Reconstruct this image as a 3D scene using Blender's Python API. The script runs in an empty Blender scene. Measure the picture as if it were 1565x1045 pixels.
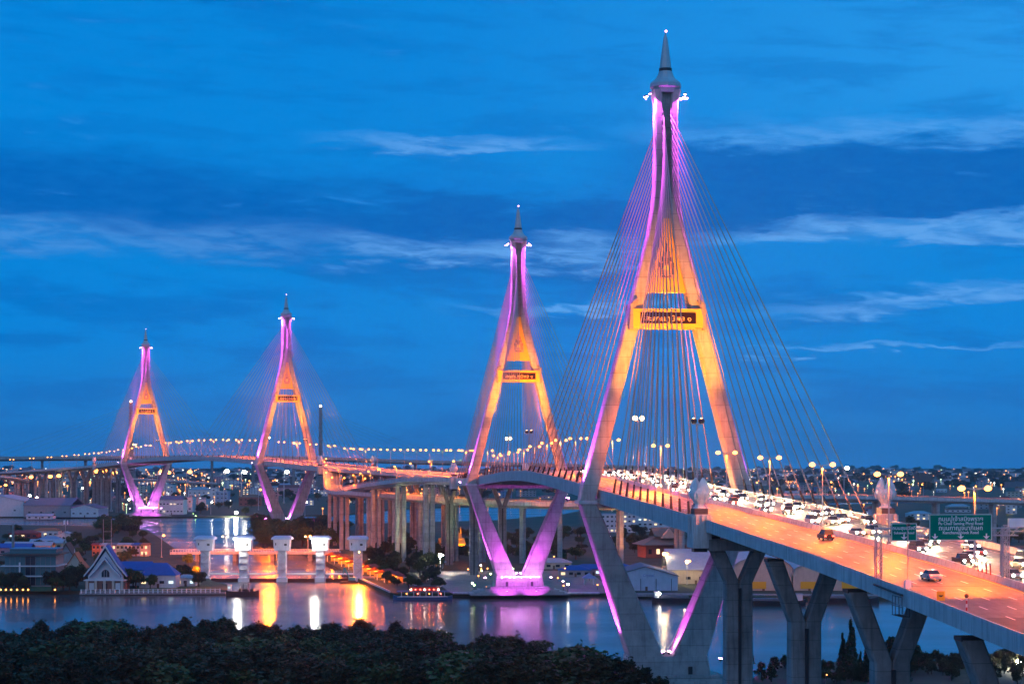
import bpy, math, random
from mathutils import Vector, Matrix, noise as mnoise
R = math.radians
scn = bpy.context.scene
COL = scn.collection
random.seed(7)

# ------------------------------------------------------------------ camera
EYE = 61.4            # eye height above the river (m), from a tower block roof
FPX, U0, V0 = 2900.0, 782.5, 702.0
cam = bpy.data.cameras.new('camera')
cam.sensor_width = 36.0
cam.lens = 36.0 * FPX / 1565.0
cam.shift_y = (V0 - 522.5) / 1565.0
cam.clip_start, cam.clip_end = 1.0, 60000.0
cam_o = bpy.data.objects.new('camera', cam)
cam_o.location = (0, 0, EYE)
cam_o.rotation_euler = (R(90), 0, 0)
COL.objects.link(cam_o)
scn.camera = cam_o

# ------------------------------------------------------------------ sky
world = bpy.data.worlds.new('World')
scn.world = world
world.use_nodes = True
wn, wl = world.node_tree.nodes, world.node_tree.links
wn.clear()
w_out = wn.new('ShaderNodeOutputWorld')
w_bg = wn.new('ShaderNodeBackground')
w_bg.inputs[1].default_value = 1.0
wl.new(w_bg.outputs[0], w_out.inputs[0])

def wmath(op, a, b=None, c=None, clamp=False):
    n = wn.new('ShaderNodeMath'); n.operation = op; n.use_clamp = clamp
    for i, x in enumerate((a, b, c)):
        if x is None: continue
        if isinstance(x, (int, float)): n.inputs[i].default_value = x
        else: wl.new(x, n.inputs[i])
    return n.outputs[0]

def wmix(f, a, b, mode='MIX'):
    n = wn.new('ShaderNodeMix'); n.data_type = 'RGBA'; n.blend_type = mode; n.clamp_factor = True
    for s, x in ((n.inputs[0], f), (n.inputs[6], a), (n.inputs[7], b)):
        if isinstance(x, (int, float)): s.default_value = x
        elif isinstance(x, tuple): s.default_value = (*x, 1)
        else: wl.new(x, s)
    return n.outputs[2]

def wsmooth(x, lo, hi):
    n = wn.new('ShaderNodeMapRange'); n.interpolation_type = 'SMOOTHSTEP'
    wl.new(x, n.inputs[0]); n.inputs[1].default_value = lo; n.inputs[2].default_value = hi
    return n.outputs[0]

nish = wn.new('ShaderNodeTexSky')
nish.sky_type = 'NISHITA'; nish.sun_disc = False
nish.sun_elevation = R(1.0); nish.sun_rotation = R(200)      # afterglow behind the viewer
nish.air_density, nish.dust_density, nish.ozone_density = 1.0, 0.4, 6.0
tc = wn.new('ShaderNodeTexCoord')
sep = wn.new('ShaderNodeSeparateXYZ'); wl.new(tc.outputs['Generated'], sep.inputs[0])
az = wmath('ARCTAN2', sep.outputs[0], sep.outputs[1])
el = wmath('ARCSINE', wmath('MAXIMUM', wmath('MINIMUM', sep.outputs[2], 1.0), -1.0))
# flat cloud sheets seen from below: long in azimuth, thin in elevation, tilted a little
def cloud_noise(sx, sy, off, scale, detail, rough, dist=0.0, tilt=0.0):
    cx = wmath('ADD', wmath('MULTIPLY', az, sx), off)
    cy = wmath('ADD', wmath('MULTIPLY', el, sy), wmath('MULTIPLY', az, tilt))
    comb = wn.new('ShaderNodeCombineXYZ'); wl.new(cx, comb.inputs[0]); wl.new(cy, comb.inputs[1])
    n = wn.new('ShaderNodeTexNoise'); wl.new(comb.outputs[0], n.inputs['Vector'])
    n.inputs['Scale'].default_value = scale; n.inputs['Detail'].default_value = detail
    n.inputs['Roughness'].default_value = rough; n.inputs['Distortion'].default_value = dist
    return n.outputs[0]
n_big = cloud_noise(1.0, 5.0, 3.1, 3.2, 5, 0.55, 0.2, 0.25)
n_mid = cloud_noise(1.0, 5.5, 7.7, 11.0, 8, 0.62, 0.3, 0.2)
n_fin = cloud_noise(1.0, 5.0, 1.3, 34.0, 7, 0.62, 0.4, 0.2)
n_tex = cloud_noise(1.0, 3.4, 5.9, 70.0, 6, 0.65, 0.3, 0.2)
w_mid, w_fin, w_big = (wmath('SUBTRACT', n, 0.5) for n in (n_mid, n_fin, n_big))
warp = wmath('ADD', wmath('ADD', wmath('MULTIPLY', w_mid, 0.034), wmath('MULTIPLY', w_fin, 0.017)), wmath('MULTIPLY', w_big, 0.03))
elw = wmath('ADD', el, warp)
def streak(a0, a1, e, slope, thick, soft=1.0):
    """one long thin bank of cloud: azimuth range, height, slope and thickness in radians"""
    c = wmath('MULTIPLY_ADD', az, slope, e - slope * 0.5 * (a0 + a1))
    t = wmath('DIVIDE', wmath('ABSOLUTE', wmath('SUBTRACT', elw, c)), thick)
    m = wmath('SUBTRACT', 1.0, wsmooth(t, 1.0 - 0.75 * soft, 1.0 + 0.5 * soft))
    e_ = 0.045
    return wmath('MULTIPLY', m, wmath('MULTIPLY', wsmooth(az, a0 - e_, a0 + e_), wmath('SUBTRACT', 1.0, wsmooth(az, a1 - e_, a1 + e_))))
def wmax(*s):
    r = s[0]
    for q in s[1:]: r = wmath('MAXIMUM', r, q)
    return r
dark = wmax(streak(-0.9, 0.09, 0.150, -0.085, 0.021, 1.0), streak(0.07, 0.9, 0.143, 0.01, 0.024, 0.45), streak(-0.9, -0.12, 0.238, 0.03, 0.010, 1.2), streak(-0.1, 0.12, 0.128, -0.03, 0.010))
pale = wmax(streak(0.10, 0.9, 0.1135, -0.01, 0.0056, 0.8), streak(-0.09, 0.07, 0.1115, -0.02, 0.0070, 0.9), streak(0.15, 0.8, 0.0935, 0.03, 0.0052, 0.8), streak(-0.01, 0.10, 0.0825, 0.02, 0.0024), streak(-0.075, 0.02, 0.161, -0.01, 0.0040), wmath('MULTIPLY', streak(0.08, 0.8, 0.1745, 0.02, 0.0070, 1.2), 0.6), wmath('MULTIPLY', streak(-0.5, -0.10, 0.119, -0.02, 0.0085, 1.3), 0.5), streak(0.10, 0.26, 0.0600, 0.0, 0.0016))
pale = wmath('MULTIPLY', pale, wmath('MULTIPLY_ADD', wsmooth(n_fin, 0.36, 0.62), 0.75, 0.25), clamp=True)
wisps = wmath('MULTIPLY', wsmooth(n_fin, 0.55, 0.75), wsmooth(n_mid, 0.48, 0.64))
mott = wsmooth(n_tex, 0.3, 0.7)
nish_g = wmix(1.0, nish.outputs[0], (0.10, 0.10, 0.10), 'MULTIPLY')
clear = wmix(0.95, nish_g, (0.000, 0.222, 0.680))
right_l = wsmooth(az, -0.1, 0.45)
clear = wmix(wmath('MULTIPLY', wmath('MULTIPLY', right_l, 0.75), wsmooth(el, 0.13, 0.20)), clear, (0.030, 0.345, 0.840))
sky_c = wmix(wmath('MULTIPLY', wsmooth(n_mid, 0.46, 0.62), 0.45), clear, (0.000, 0.148, 0.530))
sky_c = wmix(wmath('MULTIPLY', dark, 0.88), sky_c, (0.000, 0.108, 0.445))
low_c = wmath('MULTIPLY', wsmooth(n_mid, 0.44, 0.64), wmath('SUBTRACT', 1.0, wsmooth(el, 0.07, 0.13)))
sky_c = wmix(wmath('MULTIPLY', low_c, 0.5), sky_c, (0.000, 0.140, 0.510))
sky_c = wmix(wmath('MULTIPLY', mott, 0.10), sky_c, (0.02, 0.28, 0.74))
sky_c = wmix(wmath('MULTIPLY', pale, 0.85), sky_c, (0.115, 0.365, 0.800))
sky_c = wmix(wmath('MULTIPLY', wisps, 0.35), sky_c, (0.05, 0.31, 0.78))
hz = wmath('SUBTRACT', 1.0, wsmooth(el, -0.005, 0.075))
sky_c = wmix(wmath('MULTIPLY', hz, 0.65), sky_c, (0.018, 0.155, 0.470))
wl.new(sky_c, w_bg.inputs[0])

# last of the daylight: one very weak, very soft sun behind the viewer
sun = bpy.data.lights.new('sun', 'SUN')
sun.energy = 0.30; sun.angle = R(60); sun.color = (1.0, 0.86, 0.82)
sun_o = bpy.data.objects.new('sun', sun); COL.objects.link(sun_o)
sun_o.rotation_euler = (R(62), 0, R(-14))

scn.view_settings.view_transform = 'Standard'
scn.view_settings.look = 'None'
scn.view_settings.exposure = 0.12
scn.view_settings.gamma = 1.0
scn.view_settings.use_curve_mapping = False
scn.cycles.use_denoising = True
scn.cycles.max_bounces = 4
scn.cycles.diffuse_bounces = 2
scn.cycles.glossy_bounces = 3
scn.cycles.transmission_bounces = 3
scn.cycles.volume_bounces = 0
scn.cycles.sample_clamp_indirect = 4.0
scn.cycles.caustics_reflective = False
scn.cycles.caustics_refractive = False

# ------------------------------------------------------------------ layout helpers
def gp(u, v, z=0.0):
    """plan position of a point measured in the photograph, at height z"""
    Y = FPX * (EYE - z) / (v - V0)
    return ((u - U0) / FPX * Y, Y)
def at(u, Y):
    return (u - U0) / FPX * Y
def zat(v, Y):
    return EYE - (v - V0) / FPX * Y

# ------------------------------------------------------------------ materials
MATS = {}
def mat(name, col, rough=0.8, metal=0.0, vary=0.0, scale=0.4, streak=0.0, bump=0.0, spec=0.4, emit=0.0, ecol=None, coord='pos', joints=0.0):
    if name in MATS: return MATS[name]
    m = bpy.data.materials.new(name); m.use_nodes = True
    nt = m.node_tree; N, L = nt.nodes, nt.links
    b = N['Principled BSDF']
    b.inputs['Base Color'].default_value = (*col, 1); b.inputs['Roughness'].default_value = rough
    b.inputs['Metallic'].default_value = metal; b.inputs['Specular IOR Level'].default_value = spec
    if emit:
        b.inputs['Emission Color'].default_value = (*(ecol or col), 1); b.inputs['Emission Strength'].default_value = emit
    if vary or streak or bump:
        if coord == 'pos': src = N.new('ShaderNodeNewGeometry').outputs['Position']
        else: src = N.new('ShaderNodeTexCoord').outputs['Object']
        def noise(sc, det, stretch=(1, 1, 1)):
            mp = N.new('ShaderNodeMapping'); L.new(src, mp.inputs[0]); mp.inputs['Scale'].default_value = stretch
            n = N.new('ShaderNodeTexNoise'); L.new(mp.outputs[0], n.inputs['Vector'])
            n.inputs['Scale'].default_value = sc; n.inputs['Detail'].default_value = det; n.inputs['Roughness'].default_value = 0.65
            return n.outputs[0]
        n1 = noise(scale, 6)
        ramp = N.new('ShaderNodeMapRange'); L.new(n1, ramp.inputs[0]); ramp.inputs[1].default_value = 0.3; ramp.inputs[2].default_value = 0.7
        ramp.inputs[3].default_value = 1 - vary; ramp.inputs[4].default_value = 1 + vary
        mul = N.new('ShaderNodeVectorMath'); mul.operation = 'SCALE'; mul.inputs[0].default_value = col
        fac = ramp.outputs[0]
        if streak:
            n2 = noise(1.1, 4, (1, 1, 0.08))
            r2 = N.new('ShaderNodeMapRange'); L.new(n2, r2.inputs[0]); r2.inputs[1].default_value = 0.48; r2.inputs[2].default_value = 0.72
            r2.inputs[3].default_value = 1.0; r2.inputs[4].default_value = 1 - streak
            mm = N.new('ShaderNodeMath'); mm.operation = 'MULTIPLY'; L.new(fac, mm.inputs[0]); L.new(r2.outputs[0], mm.inputs[1]); fac = mm.outputs[0]
        if joints:
            sp = N.new('ShaderNodeSeparateXYZ'); L.new(src, sp.inputs[0])
            def mth(op, x, y=None):
                q = N.new('ShaderNodeMath'); q.operation = op
                for k_, w_ in enumerate((x, y)):
                    if w_ is None: continue
                    if isinstance(w_, (int, float)): q.inputs[k_].default_value = w_
                    else: L.new(w_, q.inputs[k_])
                return q.outputs[0]
            zz = mth('DIVIDE', sp.outputs[2], joints); line = mth('LESS_THAN', mth('FRACT', zz), 0.035)
            wn_ = N.new('ShaderNodeTexWhiteNoise'); wn_.noise_dimensions = '1D'; L.new(mth('FLOOR', zz), wn_.inputs['W'])
            lift = mth('ADD', mth('MULTIPLY', wn_.outputs['Value'], 0.16), 0.92)
            fac = mth('MULTIPLY', fac, mth('MULTIPLY', lift, mth('SUBTRACT', 1.0, mth('MULTIPLY', line, 0.35))))
        L.new(fac, mul.inputs['Scale']); L.new(mul.outputs[0], b.inputs['Base Color'])
        if bump:
            bp = N.new('ShaderNodeBump'); bp.inputs['Strength'].default_value = bump; bp.inputs['Distance'].default_value = 0.1
            L.new(noise(scale * 6, 4), bp.inputs['Height']); L.new(bp.outputs[0], b.inputs['Normal'])
    MATS[name] = m
    return m

def glow(name, col, strength):
    if name in MATS: return MATS[name]
    m = bpy.data.materials.new(name); m.use_nodes = True
    N = m.node_tree.nodes; b = N['Principled BSDF']
    b.inputs['Base Color'].default_value = (0.1, 0.1, 0.1, 1)
    b.inputs['Emission Color'].default_value = (*col, 1); b.inputs['Emission Strength'].default_value = strength
    MATS[name] = m
    return m

SOD, SODL = (1.0, 0.32, 0.05), (1.0, 0.155, 0.004)
MAG = (0.84, 0.085, 1.0)
GOLD = (1.0, 0.255, 0.004)
CONC = mat('concrete', (0.40, 0.38, 0.36), 0.85, vary=0.24, scale=0.25, streak=0.34, bump=0.15, joints=4.2)
CONC_D = mat('weathered_concrete', (0.27, 0.25, 0.24), 0.9, vary=0.28, scale=0.3, streak=0.42, bump=0.2, joints=3.1)
CONC_L = mat('painted_concrete', (0.52, 0.52, 0.52), 0.8, vary=0.16, scale=0.3, streak=0.42)
def asphalt():
    m = bpy.data.materials.new('asphalt'); m.use_nodes = True; N, L = m.node_tree.nodes, m.node_tree.links; b = N['Principled BSDF']
    g = N.new('ShaderNodeNewGeometry'); out = []
    for st, sc, det in (((1, 0.015, 1), 0.55, 3), ((1, 1, 1), 0.09, 6), ((1, 0.35, 1), 1.3, 4)):
        mp = N.new('ShaderNodeMapping'); L.new(g.outputs['Position'], mp.inputs[0]); mp.inputs['Rotation'].default_value = (0, 0, -0.109); mp.inputs['Scale'].default_value = st
        n = N.new('ShaderNodeTexNoise'); n.inputs['Scale'].default_value = sc; n.inputs['Detail'].default_value = det; L.new(mp.outputs[0], n.inputs['Vector'])
        r = N.new('ShaderNodeMapRange'); L.new(n.outputs[0], r.inputs[0]); r.inputs[1].default_value = .3; r.inputs[2].default_value = .7; r.inputs[3].default_value = .66; r.inputs[4].default_value = 1.3; out.append(r.outputs[0])
    f = out[0]
    for o in out[1:]:
        q = N.new('ShaderNodeMath'); q.operation = 'MULTIPLY'; L.new(f, q.inputs[0]); L.new(o, q.inputs[1]); f = q.outputs[0]
    v = N.new('ShaderNodeVectorMath'); v.operation = 'SCALE'; v.inputs[0].default_value = (0.105, 0.10, 0.095); L.new(f, v.inputs['Scale']); L.new(v.outputs[0], b.inputs['Base Color'])
    b.inputs['Roughness'].default_value = 0.55
    return m
ASPH = asphalt()
LINE = mat('road_paint', (0.7, 0.7, 0.66), 0.6)
YLINE = mat('yellow_road_paint', (0.7, 0.45, 0.05), 0.6)
STEEL = mat('galvanised_steel', (0.42, 0.42, 0.43), 0.5, 0.5)
DARK = mat('dark_metal', (0.04, 0.04, 0.045), 0.5, 0.3)
CABLE = mat('cable_sheath', (0.34, 0.28, 0.24), 0.55)
RUBBER = mat('black_rubber', (0.02, 0.02, 0.02), 0.7)
GOLDP = mat('gold_paint', (0.75, 0.42, 0.04), 0.6, vary=0.06, scale=0.2)
GOLDL = mat('gold_letter', (0.85, 0.45, 0.16), 0.5)
MAROON = mat('maroon_panel', (0.016, 0.006, 0.020), 0.8, spec=0.1)
SPIRE = mat('spire_metal', (0.42, 0.47, 0.47), 0.55, 0.2, vary=0.12, scale=0.4)
WHITE = mat('white_paint', (0.74, 0.74, 0.74), 0.6, vary=0.08, scale=0.5, streak=0.12)
G_SOD = glow('sodium_lamp', SOD, 10.0)
G_SODB = glow('sodium_flood_lamp', (1.0, 0.6, 0.2), 18.0)
G_WHT = glow('white_lamp', (1.0, 0.93, 0.75), 70.0)
G_WHB = glow('mercury_flood_lamp', (1.0, 0.95, 0.80), 160.0)
G_GRN = glow('green_lamp', (0.55, 1.0, 0.25), 40.0)
G_MAG = glow('magenta_lamp', (1.0, 0.45, 1.0), 40.0)
G_MAGB = glow('magenta_row_lamp', (1.0, 0.34, 1.0), 260.0)
G_RED = glow('red_lamp', (1.0, 0.08, 0.05), 25.0)
G_WIN = glow('lit_window', (1.0, 0.72, 0.38), 1.6)
G_WINC = glow('lit_window_cool', (0.75, 0.95, 1.0), 1.2)

# ------------------------------------------------------------------ mesh helpers
class MB:
    def __init__(s): s.v = []; s.f = []
    def add(s, vs, fs):
        o = len(s.v); s.v += [tuple(p) for p in vs]; s.f += [tuple(i + o for i in f) for f in fs]; return s
    def hexa(s, p):      # bottom 4 ccw, top 4 ccw
        return s.add(p, [(3, 2, 1, 0), (4, 5, 6, 7), (0, 1, 5, 4), (1, 2, 6, 5), (2, 3, 7, 6), (3, 0, 4, 7)])
    def box(s, x, y, z, sx, sy, sz, rz=0.0):   # z is the bottom
        c, q = math.cos(rz), math.sin(rz); a, b = sx / 2, sy / 2
        P = [(-a, -b), (a, -b), (a, b), (-a, b)]
        P = [(x + px * c - py * q, y + px * q + py * c) for px, py in P]
        return s.hexa([(*p, z) for p in P] + [(*p, z + sz) for p in P])
    def loft(s, rings, cap=True):
        n = len(rings[0]); vs = [p for r in rings for p in r]; fs = []
        for k in range(len(rings) - 1):
            for i in range(n):
                j = (i + 1) % n
                fs.append((k * n + i, k * n + j, (k + 1) * n + j, (k + 1) * n + i))
        if cap:
            fs.append(tuple(range(n - 1, -1, -1))); b = (len(rings) - 1) * n; fs.append(tuple(range(b, b + n)))
        return s.add(vs, fs)
    def tube(s, p0, p1, r0, r1=None, n=6):
        r1 = r0 if r1 is None else r1
        p0, p1 = Vector(p0), Vector(p1); d = (p1 - p0).normalized()
        a = d.orthogonal().normalized(); b = d.cross(a)
        ring = lambda p, r: [tuple(p + (a * math.cos(2 * math.pi * i / n) + b * math.sin(2 * math.pi * i / n)) * r) for i in range(n)]
        return s.loft([ring(p0, r0), ring(p1, r1)])
    def poly_tube(s, pts, rad, n=6):
        for i in range(len(pts) - 1):
            r0 = rad[i] if isinstance(rad, (list, tuple)) else rad
            r1 = rad[i + 1] if isinstance(rad, (list, tuple)) else rad
            s.tube(pts[i], pts[i + 1], r0, r1, n)
        return s
    def revolve(s, prof, n=12, c=(0, 0, 0), ph=0.0):   # prof: (r, z)
        rings = [[(c[0] + r * math.cos(ph + 2 * math.pi * i / n), c[1] + r * math.sin(ph + 2 * math.pi * i / n), c[2] + z) for i in range(n)] for r, z in prof]
        return s.loft(rings)
    def ball(s, c, r, n=8, m=5, sz=1.0):
        return s.revolve([(r * math.sin(math.pi * k / m) + 1e-4, -r * sz * math.cos(math.pi * k / m)) for k in range(m + 1)], n, c)
    def prism(s, poly, z0, z1):
        n = len(poly); vs = [(*p, z0) for p in poly] + [(*p, z1) for p in poly]
        return s.add(vs, [tuple(range(n - 1, -1, -1)), tuple(range(n, 2 * n))] + [(i, (i + 1) % n, n + (i + 1) % n, n + i) for i in range(n)])
    def prism_y(s, poly, y0, y1):   # poly in (x,z), extruded along y
        n = len(poly); vs = [(p[0], y0, p[1]) for p in poly] + [(p[0], y1, p[1]) for p in poly]
        return s.add(vs, [tuple(range(n)), tuple(range(2 * n - 1, n - 1, -1))] + [((i + 1) % n, i, n + i, n + (i + 1) % n) for i in range(n)])
    def mesh(s, name, m, smooth=False):
        me = bpy.data.meshes.new(name); me.from_pydata(s.v, [], s.f); me.update()
        if m: me.materials.append(m)
        if smooth: me.polygons.foreach_set('use_smooth', [True] * len(me.polygons))
        return me
    def build(s, name, m, parent=None, smooth=False, kind=None):
        o = bpy.data.objects.new(name, s.mesh(name, m, smooth)); COL.objects.link(o)
        if parent is not None: o.parent = parent
        if kind: o['kind'] = kind
        return o

def tag(o, label=None, cat=None, group=None, kind=None):
    if label: o['label'] = label
    if cat: o['category'] = cat
    if group: o['group'] = group
    if kind: o['kind'] = kind
    return o
def empty(name, loc=(0, 0, 0), rz=0.0, label=None, cat=None, group=None, scale=1.0):
    o = bpy.data.objects.new(name, None); COL.objects.link(o)
    o.location = loc; o.rotation_euler = (0, 0, rz); o.scale = (scale,) * 3; o.empty_display_size = 0.5
    return tag(o, label, cat, group)
def inst(mesh, name, parent, loc=(0, 0, 0), rz=0.0, scale=(1, 1, 1)):
    o = bpy.data.objects.new(name, mesh); COL.objects.link(o); o.parent = parent
    o.location = loc; o.rotation_euler = (0, 0, rz); o.scale = scale
    return o
KIDS = {}
def copy_tree(o, parent=None):
    c = o.copy(); COL.objects.link(c); c.parent = parent
    kids = KIDS.get(o.name)
    if kids is None: kids = KIDS[o.name] = list(o.children)
    for k in kids: copy_tree(k, c)
    return c
def put(proto, first, loc, rz=0.0, label=None, scale=None):
    o = proto if first else copy_tree(proto)
    o.location = loc; o.rotation_euler = (0, 0, rz)
    if label: o['label'] = label
    if scale: o.scale = (scale,) * 3 if isinstance(scale, (int, float)) else scale
    return o
def spot(name, parent, loc, target, watts, col, angle, blend=0.5, size=0.3):
    l = bpy.data.lights.new(name, 'SPOT'); l.energy = watts; l.color = col; l.spot_size = R(angle); l.spot_blend = blend; l.shadow_soft_size = size
    o = bpy.data.objects.new(name, l); COL.objects.link(o); o.parent = parent; o.location = loc
    o.rotation_euler = (Vector(target) - Vector(loc)).to_track_quat('-Z', 'Y').to_euler()
    return o
def text_mesh(body, size, m, depth=0.03, name='lettering', bold=0.0):
    c = bpy.data.curves.new('text', 'FONT'); c.body = body; c.size = size; c.align_x = 'CENTER'; c.align_y = 'CENTER'; c.extrude = depth; c.resolution_u = 3; c.offset = bold
    o = bpy.data.objects.new('text', c); COL.objects.link(o)
    dg = bpy.context.evaluated_depsgraph_get(); dg.update()
    me = bpy.data.meshes.new_from_object(o.evaluated_get(dg)); bpy.data.objects.remove(o)
    me.materials.clear(); me.materials.append(m); me.name = name
    return me
def put_text(me, name, parent, loc, width=None, face=(R(90), 0, 0)):
    o = bpy.data.objects.new(name, me); COL.objects.link(o); o.parent = parent; o.location = loc; o.rotation_euler = face
    if width:
        xs = [v.co.x for v in me.vertices]; k = width / (max(xs) - min(xs)); o.scale = (k, k, 1)
        o.location.x -= 0.5 * (max(xs) + min(xs)) * k * (1 if face[2] == 0 else -1)
    o['kind'] = 'stuff'
    return o

# ------------------------------------------------------------------ water and land
def water_material():
    m = bpy.data.materials.new('river_water'); m.use_nodes = True
    N, L = m.node_tree.nodes, m.node_tree.links; b = N['Principled BSDF']
    b.inputs['Base Color'].default_value = (0.095, 0.080, 0.075, 1)
    b.inputs['Roughness'].default_value = 0.13; b.inputs['IOR'].default_value = 1.33
    b.inputs['Specular IOR Level'].default_value = 0.75
    g = N.new('ShaderNodeNewGeometry'); hs = []
    for sc, st in ((0.16, (0.35, 1.0, 1)), (0.02, (0.5, 1.0, 1))):
        mp = N.new('ShaderNodeMapping'); L.new(g.outputs['Position'], mp.inputs[0]); mp.inputs['Scale'].default_value = st
        n = N.new('ShaderNodeTexNoise'); n.inputs['Scale'].default_value = sc; n.inputs['Detail'].default_value = 4; L.new(mp.outputs[0], n.inputs['Vector']); hs.append(n.outputs[0])
    bp = N.new('ShaderNodeBump'); bp.inputs['Strength'].default_value = 0.35; bp.inputs['Distance'].default_value = 0.12
    L.new(hs[0], bp.inputs['Height']); L.new(bp.outputs[0], b.inputs['Normal'])
    mr = N.new('ShaderNodeMapRange'); L.new(hs[1], mr.inputs[0]); mr.inputs[1].default_value = 0.35; mr.inputs[2].default_value = 0.65
    mr.inputs[3].default_value = 0.13; mr.inputs[4].default_value = 0.22; L.new(mr.outputs[0], b.inputs['Roughness'])
    return m
tag(MB().add([(-6000, -200, 0), (6000, -200, 0), (6000, 12900, 0), (-6000, 12900, 0)], [(0, 1, 2, 3)]).build('river_water', water_material()), kind='structure')

EARTH = mat('earth_and_grass', (0.045, 0.055, 0.03), 0.95, vary=0.5, scale=0.05, bump=0.3)
PAVE = mat('quay_paving', (0.22, 0.19, 0.17), 0.85, vary=0.25, scale=0.2)
def land(name, pts, z, m, base=-3.0):
    return tag(MB().prism(pts, base, z).build(name, m), kind='structure')
def ccw(p):
    a = sum(p[i][0] * p[(i + 1) % len(p)][1] - p[(i + 1) % len(p)][0] * p[i][1] for i in range(len(p)))
    return p if a > 0 else p[::-1]
L1 = ccw([gp(*q) for q in [(-180, 908), (345, 907), (350, 899), (322, 891), (300, 862), (262, 838), (240, 822), (225, 813), (190, 807), (130, 806), (-220, 801)]])
land('peninsula_ground', L1, 1.6, EARTH)
L2 = ccw([gp(*q) for q in [(596, 911.5), (690, 911.5), (915, 911.5), (1100, 917), (1420, 917), (1800, 925), (2400, 800), (1500, 768), (900, 779), (860, 788), (760, 797), (620, 801), (520, 803), (420, 799), (386, 803), (392, 813), (425, 829), (455, 843), (500, 863), (547, 889)]])
land('park_ground', L2, 1.7, EARTH)
FAR = ccw([gp(*q) for q in [(-1500, 791), (300, 791), (520, 788), (600, 779), (700, 775), (800, 775), (880, 776), (1500, 764), (3200, 764)]] + [(5000, 12800), (-5200, 12800)])
land('far_bank_ground', FAR, 1.3, EARTH)
NEAR = ccw([(-400, 615), (-20, 600), (6, 560), (18, 519), (64, 514), (78, 560), (190, 574), (400, 590), (400, 20), (-400, 20)])
land('near_bank_ground', NEAR, 1.5, EARTH)

# ------------------------------------------------------------------ road paths
def catmull(P, step=4.0):
    out = []
    for i in range(len(P) - 1):
        p0 = Vector(P[max(i - 1, 0)]); p1 = Vector(P[i]); p2 = Vector(P[i + 1]); p3 = Vector(P[min(i + 2, len(P) - 1)])
        if i == 0: p0 = p1 * 2 - p2
        if i == len(P) - 2: p3 = p2 * 2 - p1
        n = max(2, int((p2 - p1).length / step))
        for k in range(n):
            t = k / n
            out.append(0.5 * ((2 * p1) + (p2 - p0) * t + (2 * p0 - 5 * p1 + 4 * p2 - p3) * t * t + (3 * p1 - p0 - 3 * p2 + p3) * t ** 3))
    out.append(Vector(P[-1])); return out
class Path:
    def __init__(s, pts, step=4.0):
        s.p = catmull(pts, step); s.t = []; s.n = []; s.s = [0.0]
        for i, p in enumerate(s.p):
            a = s.p[max(i - 1, 0)]; b = s.p[min(i + 1, len(s.p) - 1)]
            t = Vector((b.x - a.x, b.y - a.y, 0)).normalized(); s.t.append(t); s.n.append(Vector((t.y, -t.x, 0)))
            if i: s.s.append(s.s[-1] + (p - s.p[i - 1]).length)
        s.len = s.s[-1]
    def f(s, d):
        d = min(max(d, 0), s.len - 1e-3)
        lo, hi = 0, len(s.s) - 1
        while hi - lo > 1:
            m = (lo + hi) // 2
            if s.s[m] <= d: lo = m
            else: hi = m
        return lo, (d - s.s[lo]) / (s.s[lo + 1] - s.s[lo])
    def pos(s, d, lat=0.0, dz=0.0):
        i, k = s.f(d); return s.p[i].lerp(s.p[i + 1], k) + s.n[i].lerp(s.n[i + 1], k) * lat + Vector((0, 0, dz))
    def head(s, d):
        i, k = s.f(d); t = s.t[i].lerp(s.t[i + 1], k); return math.atan2(-t.x, t.y)
    def at_y(s, y):
        for i in range(len(s.p) - 1):
            if s.p[i].y <= y <= s.p[i + 1].y: return s.s[i] + (y - s.p[i].y) / (s.p[i + 1].y - s.p[i].y) * (s.s[i + 1] - s.s[i])
        return 0.0
    def sweep(s, mb, sec, d0, d1, step=6.0):
        n = max(1, int((d1 - d0) / step)); rings = []
        for k in range(n + 1):
            d = d0 + (d1 - d0) * k / n
            w = sec(d) if callable(sec) else sec
            rings.append([tuple(s.pos(d, a, b)) for a, b in w])
        return mb.loft(rings)

def bx(y): return 40.6 + 0.1094 * (502 - y)       # centre line of the near bridge
T1Y, T2Y = 502.0, 848.0
B2D = Vector((-0.4282, 0.9037, 0)); T3P = Vector((-188.6, 1585, 0)); B2L = 462.6
def b2(d, z): p = T3P + B2D * d; return (p.x, p.y, z)
pts = [(bx(y), y, z) for y, z in ((90, 36.6), (150, 39.0), (204, 41.5), (243, 43.6), (290, 45.9), (330, 47.4), (371, 48.9), (435, 50.8), (502, 52.6), (560, 54.4), (620, 55.9), (675, 56.5), (730, 55.9), (790, 54.4), (848, 52.8), (915, 51.5), (979, 50.9))]
pts += [(-34.5, 1110, 51.6), (-69, 1250, 52.6), (-105, 1370, 53.6), b2(-145, 54.8), b2(-70, 57.2), b2(0, 59.4), b2(110, 62.3), b2(B2L / 2, 63.6), b2(B2L - 110, 62.4), b2(B2L, 59.8), b2(B2L + 75, 57.2), b2(B2L + 145, 54.6),
        (-505, 2250, 51.5), (-572, 2345, 48), (-668, 2420, 43.5), (-790, 2470, 38.5), (-960, 2500, 32)]
MAIN = Path(pts)
sP1, sT1, sT2, sP2 = (MAIN.at_y(y) for y in (371, T1Y, T2Y, 979))
sP3, sT3, sT4, sP4 = (MAIN.at_y(b2(d, 0)[1]) for d in (-145, 0, B2L, B2L + 145))

def dashes(path, d0, d1, lat, on, gap, w, parent, m=LINE, name='lane_marking'):
    mb = MB(); d = d0
    while d < d1:
        a = [path.pos(d, lat - w / 2, 0.03), path.pos(d, lat + w / 2, 0.03), path.pos(min(d + on, d1), lat + w / 2, 0.03), path.pos(min(d + on, d1), lat - w / 2, 0.03)]
        mb.add([tuple(p) for p in a], [(0, 1, 2, 3)]); d += on + gap
    return mb.build(name, m, parent, kind='stuff')

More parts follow.
